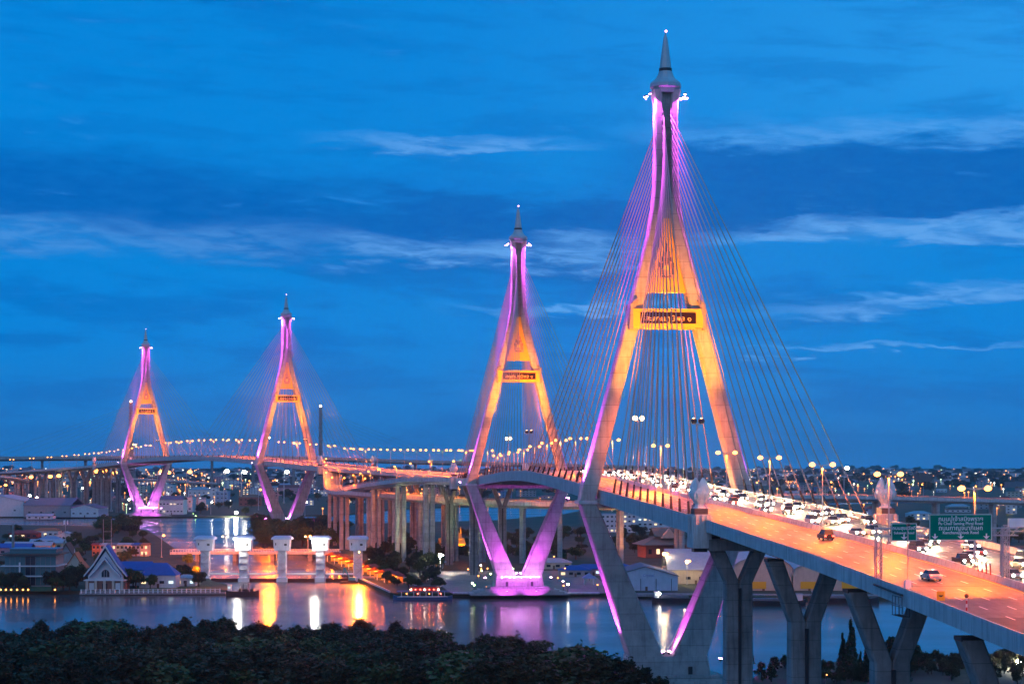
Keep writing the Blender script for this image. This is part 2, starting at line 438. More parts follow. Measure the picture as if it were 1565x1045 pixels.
def roadway(path, d0, d1, hw, parent, style='box', median=True, lanes=4, par=CONC_L):
    """deck girder with road surface, parapets, median and paint, all parts of parent"""
    if style == 'box':
        sec = [(-hw, 0), (-hw, -1.35), (-hw + 0.9, -1.6), (-hw * 0.55, -2.9), (hw * 0.55, -2.9), (hw - 0.9, -1.6), (hw, -1.35), (hw, 0)]
    else:
        sec = [(-hw, 0), (-hw, -2.7), (-hw + 0.7, -2.7), (-hw + 0.7, -0.9), (hw - 0.7, -0.9), (hw - 0.7, -2.7), (hw, -2.7), (hw, 0)]
    path.sweep(MB(), sec[::-1], d0, d1, 5).build('deck', CONC_L, parent)
    path.sweep(MB(), [(hw - 0.5, 0.002), (-hw + 0.5, 0.002), (-hw + 0.5, 0.018), (hw - 0.5, 0.018)], d0, d1, 5).build('road_surface', ASPH, parent)
    for sgn in (-1, 1):
        a, b, t = sgn * hw, sgn * (hw - 0.42), sgn * (hw - 0.22)
        ring = [(a, -0.0), (b, 0.01), (t, 1.0), (a, 1.0)]
        path.sweep(MB(), ring if sgn < 0 else ring[::-1], d0, d1, 5).build('parapet', par, parent)
        dashes(path, d0, d1, sgn * (hw - 2.4), 6.0, 0.0, 0.15, parent, name='edge_line')
    jd = d0 + 24.0
    while jd < d1 - 4:
        path.sweep(MB(), [(hw - 0.6, 0.02), (-hw + 0.6, 0.02), (-hw + 0.6, 0.03), (hw - 0.6, 0.03)], jd, jd + 0.5, 1).build('expansion_joint', DARK, parent); jd += 48.0
    if median:
        path.sweep(MB(), [(-0.45, 0.02), (-0.2, 0.95), (0.2, 0.95), (0.45, 0.02)], d0, d1, 5).build('median_barrier', CONC_L, parent)
        for sgn in (-1, 1):
            dashes(path, d0, d1, sgn * 1.2, 6.0, 0.0, 0.16, parent, YLINE, 'yellow_line')
            span = hw - 3.6
            for k in range(1, lanes):
                dashes(path, d0, d1, sgn * (1.2 + span * k / lanes), 3.0, 6.0, 0.22, parent)
    else:
        dashes(path, d0, d1, 0, 3.0, 6.0, 0.15, parent)

def railing(path, d0, d1, lat, z, h, parent, m=STEEL, step=2.5, r=0.07):
    mb = MB(); n = int((d1 - d0) / step)
    for k in range(n + 1):
        d = d0 + k * step; mb.tube(path.pos(d, lat, z), path.pos(d, lat, z + h), r, r, 4)
    for q in (0.35, 0.68, 1.0):
        path.sweep(mb, [(lat - r, z + h * q - r), (lat - r, z + h * q + r), (lat + r, z + h * q + r), (lat + r, z + h * q - r)], d0, d1, 6)
    return mb.build('railing', m, parent, kind='stuff')

# ------------------------------------------------------------------ pylon
def interp(tab, z):
    if z <= tab[0][0]: return tab[0][1]
    for (a, p), (b, q) in zip(tab, tab[1:]):
        if a <= z <= b: return p + (q - p) * (z - a) / (b - a)
    return tab[-1][1]
XO = [(50.3, 23.2), (53.4, 22.7), (61.7, 20.4), (94.5, 11.7), (106, 8.8), (114.2, 6.6), (120.5, 5.05), (127.5, 3.8), (133, 3.3), (140, 3.05), (153.5, 3.0), (155.5, 3.12), (158.7, 3.75)]
XI = [(50.3, 19.2), (61.7, 16.4), (94.5, 7.9), (105.5, 5.3), (114, 3.0), (121, 1.5), (125, 1.05), (153.5, 1.05), (158.7, 1.25)]
YD = [(50.3, 3.4), (94.5, 2.7), (127, 2.3), (153.5, 2.2), (155.5, 2.3), (158.7, 2.8)]
def rect_ring(x0, x1, yd, z, ch=0.35):
    a, b = min(x0, x1), max(x0, x1); c = min(ch, (b - a) * 0.3)
    return [(a + c, -yd, z), (b - c, -yd, z), (b, -yd + c, z), (b, yd - c, z), (b - c, yd, z), (a + c, yd, z), (a, yd - c, z), (a, -yd + c, z)]
ZS = [50.3, 53.4, 58, 61.7, 68, 75, 82, 88, 94.5, 100, 106, 110, 114.2, 117.5, 120.5, 124, 127.5, 130, 133, 136.5, 140, 147, 153.5, 155.5, 158.7]
EMB_D = mat('emblem_dark', (0.05, 0.04, 0.05), 0.6); EMB_P = mat('emblem_rose', (0.55, 0.28, 0.18), 0.6); EMB_Y = mat('emblem_yellow', (0.8, 0.6, 0.08), 0.5)

def pylon(parent, loc, rz, sc, digit):
    """diamond pylon; local x across the road, y along it, z up from the river"""
    legs = MB()
    for s in (-1, 1):
        rings = [rect_ring(s * interp(XI, z), s * interp(XO, z), interp(YD, z), z) for z in ZS]
        legs.loft(rings)
    # lower legs that lean together to the plinth
    for s in (-1, 1):
        rings = []
        for k in range(6):
            t = k / 5; z = 9.8 + (50.3 - 9.8) * t
            rings.append(rect_ring(s * (1.3 + 17.7 * t), s * (10.2 + 13.0 * t), 4.7 - 1.3 * t, z, 0.45))
        legs.loft(rings)
    legs.box(0, 0, 48.6, 38.2, 4.6, 2.6)                       # cross beam under the deck
    p = legs.build('pylon', CONC, parent); p.location = loc; p.rotation_euler = (0, 0, rz); p.scale = (sc,) * 3
    for s in (-1, 1):
        MB().box(s * 21.25, 0, 49.75, 4.9, 7.6, 0.9).build('kink_collar', CONC_L, p)
    # web between the legs above the portal, gold below the split
    mb = MB(); rings = []
    for z in (125, 128, 134, 140, 153.5, 158.0): rings.append([(-interp(XI, z) - .2, -interp(YD, z) * .62, z), (interp(XI, z) + .2, -interp(YD, z) * .62, z), (interp(XI, z) + .2, interp(YD, z) * .62, z), (-interp(XI, z) - .2, interp(YD, z) * .62, z)])
    mb.loft(rings).build('shaft_web', CONC_D, p)
    rings = []
    for z in (105.5, 108, 111, 114, 117.5, 121, 125.0): rings.append([(-interp(XI, z) - .3, -1.45, z), (interp(XI, z) + .3, -1.45, z), (interp(XI, z) + .3, 1.45, z), (-interp(XI, z) - .3, 1.45, z)])
    MB().loft(rings).build('gold_panel', GOLDP, p)
    MB().box(0, 0, 96.6, 16.2, 3.4, 3.6).build('cross_beam', CONC, p)
    for side in (-1, 1):
        y0 = side * 3.35
        MB().box(0, y0, 96.0, 18.6, 0.9, 5.0).build('sign_board', GOLDP, p)
        MB().box(0, y0 + side * 0.52, 97.1, 14.8, 0.16, 2.9).build('sign_panel', MAROON, p)
        for s in (-1, 1):
            MB().prism_y([(s * 9.3, 95.4), (s * 10.3, 95.6), (s * 10.0, 102.2), (s * 8.6, 103.4), (s * 7.8, 103.2), (s * 8.6, 101.2), (s * 9.3, 101.0)][::s], y0 - 0.55, y0 + 0.55).build('sign_bracket', CONC_D, p)
        t = text_mesh('สะพานภูมิพล ' + digit, 3.0, GOLDL, 0.06, 'sign_lettering', 0.02)
        put_text(t, 'sign_lettering', p, (0, y0 + side * 0.62, 98.3), 12.2, (R(90), 0, 0 if side < 0 else R(180)))
        # royal style crest on the gold panel: tiered crown over an oval body, in relief
        ye = side * 1.5
        crown = [(-2.2, 109.2), (2.2, 109.2), (2.35, 110.6), (2.1, 112.6), (1.5, 114.0), (1.15, 115.1), (0.7, 115.6), (0.45, 116.9), (0.12, 118.7), (-0.12, 118.7), (-0.45, 116.9), (-0.7, 115.6), (-1.15, 115.1), (-1.5, 114.0), (-2.1, 112.6), (-2.35, 110.6)]
        MB().prism_y(crown, ye - 0.06, ye + 0.06).build('crest', EMB_P, p)
        d = MB()
        for s in (-1, 1):
            for (x, z, w, h) in ((1.55, 110.2, .3, 1.5), (1.85, 112.0, .25, 1.3), (1.1, 113.6, .3, 1.2), (0.75, 115.0, .25, 1.2), (0.9, 109.5, .8, .35), (1.2, 111.7, .22, 1.4), (.35, 112.9, .2, 1.6)):
                d.box(s * x, ye + side * 0.1, z, w, 0.1, h)
        d.box(0, ye + side * 0.1, 116.2, .22, .1, 2.1); d.box(0, ye + side * 0.1, 109.45, 1.0, .1, .25)
        d.build('crest_tracery', EMB_D, p, kind='stuff')
        cd = MB().revolve([(0.02, -0.1), (0.75, -0.08), (0.75, 0.08), (0.02, 0.1)], 10).build('crest_disc', EMB_Y, p)
        cd.location = (0, ye + side * 0.16, 111.9); cd.rotation_euler = (R(90), 0, 0)
    # collar, skirt and spire
    MB().revolve([(3.3, 158.0), (3.6, 159.2), (4.15, 159.6), (4.15, 160.5), (3.9, 160.9), (2.6, 162.0), (1.95, 163.2), (1.8, 163.9)], 12).build('collar', SPIRE, p)
    MB().revolve([(1.75, 163.9), (1.75, 164.7)], 12).build('spire_band', DARK, p)
    MB().revolve([(1.62, 164.7), (1.15, 168.2), (0.62, 172.2), (0.45, 173.0), (0.3, 173.3), (0.1, 174.3)], 8).build('spire', SPIRE, p)
    MB().ball((0.15, 0, 174.6), 0.28).build('warning_lamp', glow('warning_lamp', (1.0, 0.35, 0.75), 12.0), p)
    # little brackets where the stays enter the shaft
    brk = MB().box(0, 0, 0, 0.5, 0.9, 0.8).mesh('stay_socket', CONC)
    for k in range(12):
        for s in (-1, 1):
            for side in (-1, 1): inst(brk, 'stay_socket', p, (s * 1.15, side * 2.3, 133.6 + k * 1.65))
    # plinth and steps
    MB().loft([rect_ring(-11.2, 11.2, 5.4, 5.0), rect_ring(-10.4, 10.4, 4.9, 9.9)]).build('plinth', CONC, p)
    for s in (-1, 1):
        for x in (-5.6, 5.6): MB().box(x, s * 5.32, 5.2, 1.1, 0.3, 2.0).build('plinth_door', DARK, p)
    for k in range(5):
        MB().box(0, 0, 1.4 + 0.72 * k, 44 - 4.4 * k, 17.5 - 1.2 * k, 0.72).build('step', CONC, p)
    return p

def stays(parent, path, sT, hw, sc, n=12, dside=124.0, dmain=163.0, lat=None, near_side=-1):
    """fans of stay cables, each with its own rubber sleeve at the deck"""
    lat = lat or hw - 0.9
    for side in (-1, 1):
        reach = (dside if side == near_side else dmain)
        for s in (-1, 1):
            for k in range(n):
                d = 20 * sc + (reach * 1.0 - 20 * sc) * k / (n - 1)
                a = path.pos(sT + side * d, s * lat, 1.1)
                top = path.pos(sT, s * 1.0 * sc)
                t = path.t[path.f(sT)[0]]
                b = Vector((top.x, top.y, (133.9 + 1.65 * k) * sc)) + t * (side * 2.3 * sc)
                c = MB().tube(a, b, 0.16 * sc, 0.14 * sc, 6).build('stay_cable', CABLE, parent)
                q = a.lerp(b, 3.4 / (b - a).length)
                MB().tube(a - (q - a) * 0.25, q, 0.34, 0.24, 6).build('rubber_sleeve', RUBBER, c)

def lotus(loc, rz, label, group, sc=1.0):
    o = empty('lotus_finial', loc, rz, label, 'finial', group, sc)
    MB().revolve([(1.15, 0), (1.15, 0.25), (0.85, 0.35), (0.85, 0.8), (1.0, 0.95)], 12).build('neck', WHITE, o)
    MB().revolve([(0.9, 0.95), (1.35, 1.5), (1.5, 2.2), (1.3, 2.9), (0.9, 3.2)], 12).build('bud', WHITE, o)
    for ring_r, z0, h, n, ph, tip in ((1.42, 1.7, 2.2, 6, 0.0, 1.75), (1.15, 2.3, 3.4, 4, 0.4, 1.0)):
        mb = MB(); P = []
        for t in (0.0, 0.25, 0.5, 0.75, 1.0):
            w = 1.05 * ring_r * math.sin(math.pi * (0.3 + 0.7 * t)) ** .8 * (.9 if n == 6 else 1.0) + 0.012
            r = ring_r + (tip - ring_r) * t * t + 0.28 * math.sin(math.pi * t)
            z = z0 + h * t
            P.append([(-w, r * 0.94, z), (0, r + 0.06, z), (w, r * 0.94, z), (0, r - 0.14, z)])
        me = mb.loft(P).mesh('petal', WHITE)
        for k in range(n): inst(me, 'petal', o, (0, 0, 0), ph + 2 * math.pi * k / n)
    return o
def pedestal_tower(parent, path, d, lat, sc=1.0):
    """fluted abutment block that carries a lotus"""
    p = path.pos(d, lat); rz = path.head(d)
    o = MB()
    o.loft([[(-1.9, -3.0, -4.6), (1.9, -3.0, -4.6), (1.9, 3.0, -4.6), (-1.9, 3.0, -4.6)], [(-1.6, -2.6, 1.9), (1.6, -2.6, 1.9), (1.6, 2.6, 1.9), (-1.6, 2.6, 1.9)]])
    b = o.build('abutment_block', CONC_L, parent); b.location = p; b.rotation_euler = (0, 0, rz)
    MB().box(0, 0, 1.9, 2.7, 3.6, 1.1).build('abutment_cap', mat('dark_stone', (.09, .07, .07), .8), b)
    for s in (-1, 1):
        for y in (-1.9, 0, 1.9):
            MB().box(s * 1.78, y, -4.2, 0.32, 0.7, 5.9).build('abutment_rib', CONC_L, b)
        for x in (-1.1, 0, 1.1):
            MB().box(x, s * 2.85, -4.2, 0.5, 0.36, 5.9).build('abutment_rib', CONC_L, b)
    MB().box(0, 0, -5.4, 2.6, 2.6, 0.8).build('bearing', DARK, b)
    return p + Vector((0, 0, 3.0)), rz

# ------------------------------------------------------------------ near bridge
near_bridge = empty('cable_stayed_bridge', (bx(T1Y), T1Y, 0), 0, 'tall near cable stayed bridge with two gold and violet diamond pylons, sign ending in one', 'bridge')
near_bridge.location = (0, 0, 0)
TH1 = math.atan2(0.1094, 1.0)
pyl1 = pylon(near_bridge, (bx(T1Y), T1Y, 0), TH1, 1.0, '๑')
pyl2 = pylon(near_bridge, (bx(T2Y), T2Y, 0), TH1, 1.0, '๑')
roadway(MAIN, sP1, sP2, 18.0, near_bridge, 'beam')
stays(near_bridge, MAIN, sT1, 18.0, 1.0)
stays(near_bridge, MAIN, sT2, 18.0, 1.0, near_side=1)
for s in (-1, 1): railing(MAIN, sP1 + 4, sP2 - 4, s * 16.4, 0.02, 1.35, near_bridge)
def floor_beams(path, d0, d1, hw, parent):
    mb = MB(); d = d0
    while d < d1:
        path.sweep(mb, [(-hw + 0.75, -2.95), (-hw + 0.75, -0.95), (hw - 0.75, -0.95), (hw - 0.75, -2.95)], d, d + 0.7, 1); d += 4.4
    mb.build('floor_beam', CONC_D, parent, kind='stuff')
floor_beams(MAIN, sP1 + 6, sP2 - 6, 18.0, near_bridge)

far_bridge = empty('cable_stayed_bridge', (0, 0, 0), 0, 'distant cable stayed bridge with two gold and violet diamond pylons beyond the floodgate', 'bridge')
TH2 = math.atan2(0.4282, 0.9037)
pyl3 = pylon(far_bridge, b2(0, 0), TH2, 1.14, '๒')
pyl4 = pylon(far_bridge, b2(B2L, 0), TH2, 1.14, '๒')
roadway(MAIN, sP3, sP4, 20.5, far_bridge, 'beam')
stays(far_bridge, MAIN, sT3, 20.5, 1.14, dside=139, dmain=222)
stays(far_bridge, MAIN, sT4, 20.5, 1.14, dside=139, dmain=222, near_side=1)
floor_beams(MAIN, sP3 + 6, sP4 - 6, 20.5, far_bridge)
for s in (-1, 1): railing(MAIN, sP3 + 4, sP4 - 4, s * 18.9, 0.02, 1.5, far_bridge, step=5)

fin = []
for d, par, hw, sc in ((sP1, near_bridge, 18, 1.0), (sP2, near_bridge, 18, 1.0), (sP3, far_bridge, 20.5, 1.15), (sP4, far_bridge, 20.5, 1.15)):
    for s in (-1, 1): fin.append((pedestal_tower(par, MAIN, d, s * (hw + 0.6), sc), s, sc))
for i, ((p, rz), s, sc) in enumerate(fin):
    where = ['at the roadside before the near pylon', 'across the road beside the green signs', 'past the second pylon by the ramp fork', 'past the second pylon on the far kerb', 'at the fork end of the distant bridge', 'on the far kerb at the distant fork', 'past the last pylon over the left bank', 'past the last pylon on the far kerb'][i]
    lotus(p, rz, 'white lotus bud finial on a fluted pedestal ' + where, 'lotus finials at the bridge ends', sc * 1.06)

# ------------------------------------------------------------------ approach viaducts on forked piers
def y_pier(parent, path, d, lat, spread=5.6, w=2.0, depth=2.6, fork=10.0, ground=1.5, top=-2.9):
    p = path.pos(d, lat); rz = path.head(d); zt = p.z + top
    mb = MB()
    for s in (-1, 1):
        a = [(s * 0.18, 0), (s * (0.18 + w), 0)]
        def ring(x0, x1, z, dp): return rect_ring(x0, x1, dp, z, 0.25)
        mb.loft([ring(s * 0.0, s * (w + 0.15), ground - p.z, depth * 0.62), ring(s * 0.0, s * (w + 0.05), top - fork, depth * 0.5), ring(s * (spread - w * 0.55), s * (spread + w * 0.55), top + 0.1, depth * 0.45)])
    o = mb.build('pier', CONC_D, parent); o.location = p; o.rotation_euler = (0, 0, rz)
    MB().box(0, -depth * 0.56, ground - p.z, 0.55, 0.35, top - fork - ground + p.z - 1.0).build('pier_groove_shade', DARK, o)  # solid dark bar stands in for the shade inside a groove
    for s in (-1, 1): MB().box(s * spread, 0, top - 0.02, w * 1.1, depth * 0.85, 0.5).build('bearing', DARK, o)
    return o
PATCH = mat('asphalt_patch', (0.05, 0.05, 0.05), 0.6, vary=.2, scale=.5)
ap = empty('approach_viaduct', (0, 0, 0), 0, 'near approach road on forked concrete piers leading up to the bridge', 'viaduct')
roadway(MAIN, 0, sP1, 18.0, ap, 'box')
for y, fk in ((371, 8.5), (322, 10.2), (275, 10.0), (228, 10.0), (180, 9.0)):
    y_pier(ap, MAIN, MAIN.at_y(y), -11.0, 5.2, 2.55, 3.2, fk)
for y0, y1, l0, l1 in ((213, 226, -15.2, -8.0),):
    MAIN.sweep(MB(), [(l1, 0.019), (l0, 0.019), (l0, 0.026), (l1, 0.026)], MAIN.at_y(y0), MAIN.at_y(y1), 4).build('road_patch', PATCH, ap)
cross = MB(); MAIN.sweep(cross, [(-17.4, -5.0), (-17.4, -2.85), (17.4, -2.85), (17.4, -5.0)], sP1 - 3.2, sP1 + 0.4, 4); cross.build('pier_cap', CONC_D, ap)
cv = empty('connecting_viaduct', (0, 0, 0), 0, 'elevated road curving between the near and the distant bridge', 'viaduct')
roadway(MAIN, sP2, sP3, 18.5, cv, 'box')
for k in range(6):
    d = sP2 + 6 + (sP3 - sP2 - 12) * k / 5
    y_pier(cv, MAIN, d, -7.5, 5.0, 2.0, 2.8, 11, top=-2.9); y_pier(cv, MAIN, d, 7.5, 5.0, 2.0, 2.8, 11)
fa = empty('approach_viaduct', (0, 0, 0), 0, 'far approach road curving away behind the left bank sheds', 'viaduct')
roadway(MAIN, sP4, MAIN.len, 18.5, fa, 'box')
d = sP4 + 8
while d < MAIN.len - 30:
    for l in (-8, 8): y_pier(fa, MAIN, d, l, 5.6, 2.6, 3.2, 13)
    d += 48

# ------------------------------------------------------------------ ramps of the interchange
def ramp(name, label, P, hw=5.6, pier_u=(), cols=2):
    path = Path(P); o = empty(name, (0, 0, 0), 0, label, 'ramp')
    roadway(path, 0, path.len, hw, o, 'box', median=False)
    railing(path, 0, path.len, -hw + 0.25, 1.0, 0.9, o, step=4, r=0.06)
    return path, o
def column_pier(parent, path, d, sep=1.9, w=2.5, ground=1.7, top=-2.9):
    p = path.pos(d); rz = path.head(d)
    for s in (-1, 1):
        q = path.pos(d, s * sep)
        o = MB().loft([rect_ring(-w / 2, w / 2, 1.3, ground - p.z, .3), rect_ring(-w / 2, w / 2, 1.3, top - 0.02, .3)]).build('column', CONC, parent); o.location = q; o.rotation_euler = (0, 0, rz)
def uy(u, Y, v): return (at(u, Y), Y, zat(v, Y) - 1.0)
pA = [MAIN.pos(sP3 - 4, -13.0), (at(507, 1385), 1385, 48.8), uy(512, 1300, 747), uy(556, 1210, 751), uy(640, 1145, 757), uy(700, 1115, 761), uy(770, 1098, 765), uy(900, 1092, 768), uy(1010, 1110, 767), uy(1180, 1195, 757), uy(1300, 1270, 757), uy(1430, 1310, 760), uy(1580, 1340, 764), uy(1760, 1360, 770)]
RA, ra = ramp('loop_ramp', 'long curving loop ramp on paired columns passing behind the second pylon', [tuple(p) for p in pA], 6.0)
for u in (508, 527, 566, 607, 650, 690, 731, 800, 856, 949, 1040, 1120, 1190, 1262, 1340, 1430, 1520):
    best = min(range(len(RA.p)), key=lambda i: abs(U0 + FPX * RA.p[i].x / RA.p[i].y - u) + (1000 if RA.p[i].y > 1400 else 0))
    column_pier(ra, RA, RA.s[best])
pB = [MAIN.pos(sP2 + 6, -13.5), uy(640, 1060, 729), uy(600, 1130, 734), uy(566, 1195, 739), (at(530, 1330), 1330, 40.5)]
RB, rb = ramp('slip_ramp', 'pale slip ramp dropping from the near bridge towards the loop', [tuple(p) for p in pB], 5.0)
for d in (60, 130, 200): column_pier(rb, RB, d)
pC = [(at(-60, 2350), 2350, 30), (at(0, 2300), 2300, zat(728, 2300)), (at(30, 2330), 2330, zat(733, 2330)), (at(45, 2420), 2420, zat(733, 2420)), (at(60, 2600), 2600, zat(729, 2600)), (at(110, 2800), 2800, zat(727, 2800)), (at(330, 2900), 2900, zat(738, 2900))]
RC, rc = ramp('slip_ramp', 'orange lit lower slip road passing under the far approach', pC, 6.0)
d = 20
while d < RC.len - 10: column_pier(rc, RC, d); d += 45

# ------------------------------------------------------------------ the third, farthest bridge line
pD = [(at(-80, 3300), 3300, zat(699, 3300)), (at(200, 3400), 3400, zat(697.5, 3400)), (at(345, 3450), 3450, zat(697, 3450)), (at(490, 3500), 3500, zat(699, 3500)), (at(640, 3500), 3500, zat(704, 3500)), (at(770, 3550), 3550, zat(707, 3550)), (at(1000, 3600), 3600, zat(713, 3600))]
third = empty('horizon_viaduct', (0, 0, 0), 0, 'grey highway viaduct crossing the horizon behind both bridges', 'viaduct')
RD = Path(pD, 20)
RD.sweep(MB(), [(-14, 0), (-14, -4), (-8, -7), (8, -7), (14, -4), (14, 0)][::-1], 0, RD.len, 25).build('deck', CONC, third)
for s in (-1, 1): RD.sweep(MB(), ([(14, 0), (13.4, 0), (13.4, 1.3), (14, 1.3)] if s > 0 else [(-13.4, 0), (-14, 0), (-14, 1.3), (-13.4, 1.3)])[::-1], 0, RD.len, 25).build('parapet', CONC, third)
d = 10
while d < RD.len:
    p = RD.pos(d); o = MB().loft([rect_ring(-4, 4, 2, -p.z + 1.3), rect_ring(-4, 4, 2, -10), rect_ring(-9, 9, 2, -6.9)]).build('pier', CONC_D, third); o.location = p; o.rotation_euler = (0, 0, RD.head(d)); d += 75
for u in (492, 197):
    best = min(range(len(RD.p)), key=lambda i: abs(U0 + FPX * RD.p[i].x / RD.p[i].y - u)); p = RD.p[best]
    tz = zat(622 if u == 492 else 615, p.y); o = MB()
    for s in (-1, 1):
        o.loft([rect_ring(-2.5 + s * 1.0, 2.5 + s * 1.0, 4.0 + 8, 0), rect_ring(s * 14 - 2.5, s * 14 + 2.5, 3.2, p.z - 4), rect_ring(s * 1.2 - 2.4, s * 1.2 + 2.4, 2.8, tz)])
    t = o.build('mast', CONC_D, third); t.location = (p.x, p.y, 0); t.rotation_euler = (0, 0, RD.head(RD.s[best]))
    MB().ball((0, 0, tz + 2), 2.2).build('beacon', glow('beacon_lamp', (1, 0.6, 0.4), 8.0), t)
    for sd in (-1, 1):
        for k in range(9):
            a = RD.pos(RD.s[best] + sd * (60 + 24 * k), 0, 1)
            MB().tube(a, (p.x, p.y, tz - 38 + 4 * k), 0.22, 0.22, 4).build('stay_cable', CABLE, third)

# ------------------------------------------------------------------ floodlights on the pylons
def flood(loc, target, watts, col, angle, label, group, gm, size=0.5, blend=0.5, pole=None):
    o = empty('floodlight', loc, 0, label, 'floodlight', group)
    d = (Vector(target) - Vector(loc)).normalized(); q = d.to_track_quat('-Z', 'Y').to_euler()
    h = MB().loft([rect_ring(-size, size, size * .8, -0.05), rect_ring(-size, size, size * .8, size * .6), rect_ring(-size * .5, size * .5, size * .4, size * 1.2)]).build('housing', DARK, o); h.rotation_euler = q
    l = MB().ball((0, 0, -0.08), size * 0.95, 8, 4, 0.45).build('lens', gm, o); l.rotation_euler = q
    b = MB().tube((0, 0, 0), (0, 0, -size * 1.8), 0.08).build('bracket', DARK, o)
    spot('flood_beam', o, tuple(d * (size * 1.2)), tuple(d * 20), watts, col, angle, blend, size * 0.5)
    return o
def pylon_lights(p, sc, row_side, tower):
    M = Matrix.Translation(p.location) @ Matrix.Rotation(p.rotation_euler[2], 4, 'Z') @ Matrix.Scale(sc, 4)
    k2 = sc * sc; g = 'violet floodlights on the pylons'
    W = lambda *q: tuple(M @ Vector(q))
    for s in (-1, 1):
        flood(W(s * 14.8, 0, 8.6), W(s * 18.0, 0, 36), 170000 * k2, MAG, 62, 'violet floodlight at the outer foot of ' + tower, g, G_MAG, 0.55 * sc)
        flood(W(s * 0.9, -1.0, 10.6), W(s * 11, 0, 30), 120000 * k2, MAG, 60, 'violet floodlight in the notch of the legs of ' + tower, g, G_MAG, 0.5 * sc)
        flood(W(s * 26.2, -0.6, 51.2), W(s * 18.2, 0, 78), 300000 * k2, MAG, 60, 'violet floodlight on the leg bend of ' + tower, g, G_MAG, 0.5 * sc)
        for y in (-1, 1):
            flood(W(s * 4.7, y * 2.9, 157.5), W(s * 3.0, y * 1.2, 146), 42000 * k2, MAG, 110, 'violet floodlight under the spire collar of ' + tower, g, G_MAG, 0.34 * sc)
        flood(W(s * 5.0, 0, 157.3), W(s * 2.9, 0, 134), 130000 * k2, MAG, 80, 'violet floodlight under the spire collar of ' + tower, g, G_MAG, 0.34 * sc)
        flood(W(s * 5.6, -0.7, 157.0), W(s * 5.4, 0, 116), 560000 * k2, MAG, 24, 'violet floodlight under the spire collar of ' + tower, g, G_MAG, 0.34 * sc)
    for s in (-1, 1):
        flood(W(s * 6.5, row_side * 15.0, 3.4), W(s * 6.0, row_side * 5, 7.5), 7000 * k2, MAG, 110, 'violet floodlight on the terrace steps of ' + tower, g, G_MAG, 0.3 * sc)  # added wash lights that turn the plinth and steps more violet
    for k in range(10):
        x = -8.1 + 1.8 * k
        flood(W(x, row_side * 8.2, 9.3), W(x * 1.8, row_side * 3.6, 40), 16000 * k2, MAG, 48, 'violet floodlight in the row across the plinth of ' + tower, g, G_MAGB, 0.36 * sc)
for p, sc, rs, nm in ((pyl1, 1, 1, 'the near pylon'), (pyl2, 1, -1, 'the second pylon'), (pyl3, 1.14, 1, 'the third pylon'), (pyl4, 1.14, -1, 'the last pylon')):
    pylon_lights(p, sc, rs, nm)

def gold_mast(d, sT, label):
    p = MAIN.pos(d); c = MAIN.pos(sT); sc = 1.14 if sT > sP3 else 1.0
    o = empty('floodlight_mast', p, MAIN.head(d), label, 'light mast', 'gold floodlight masts beside the pylons')
    MB().tube((0, 0, 0.02), (0, 0, 18.5), 0.26, 0.14, 8).build('mast', STEEL, o)
    MB().box(0, 0, 18.4, 2.6, 0.3, 0.25).build('cross_arm', STEEL, o)
    t = Vector((c.x, c.y, 94 * sc)); h0 = Vector((p.x, p.y, p.z + 19.3))
    dv = (t - h0); loc = Matrix.Rotation(-MAIN.head(d), 4, 'Z') @ dv; dn = loc.normalized()
    q = Vector((dn.x, dn.y, dn.z * 0.35)).to_track_quat('-Z', 'Y').to_euler()
    for x in (-0.95, 0.95):
        h = MB().loft([rect_ring(-.75, .75, .6, -0.05), rect_ring(-.75, .75, .6, 0.45), rect_ring(-.4, .4, .3, 0.9)]).build('flood_head', DARK, o); h.location = (x, 0, 19.3); h.rotation_euler = q
        l = MB().ball((0, 0, -0.05), 0.72, 8, 4, 0.45).build('lens', G_SODB, h)
    spot('gold_fill', o, tuple(Vector((0, 0, 18.9)) + dn * 1.6), tuple(Matrix.Rotation(-MAIN.head(d), 4, 'Z') @ (Vector((c.x, c.y, 66 * sc)) - Vector((p.x, p.y, p.z)))), 300000 * sc * sc, (1, .165, .004), 62, 0.9, 0.8)
    spot('gold_beam', o, tuple(Vector((0, 0, 19.3)) + dn * 1.6), tuple(Vector((0, 0, 19.3)) + dn * 30), 470000 * sc * sc, GOLD, 60, 0.8, 0.8)
for sT, nm in ((sT1, 'the near pylon'), (sT2, 'the second pylon'), (sT3, 'the third pylon'), (sT4, 'the last pylon')):
    for sd, w in ((-1, 'on the approach side of '), (1, 'on the far side of ')):
        gold_mast(sT + sd * (41 if sT < sP3 else 48), sT, 'tall twin headed gold floodlight mast ' + w + nm)

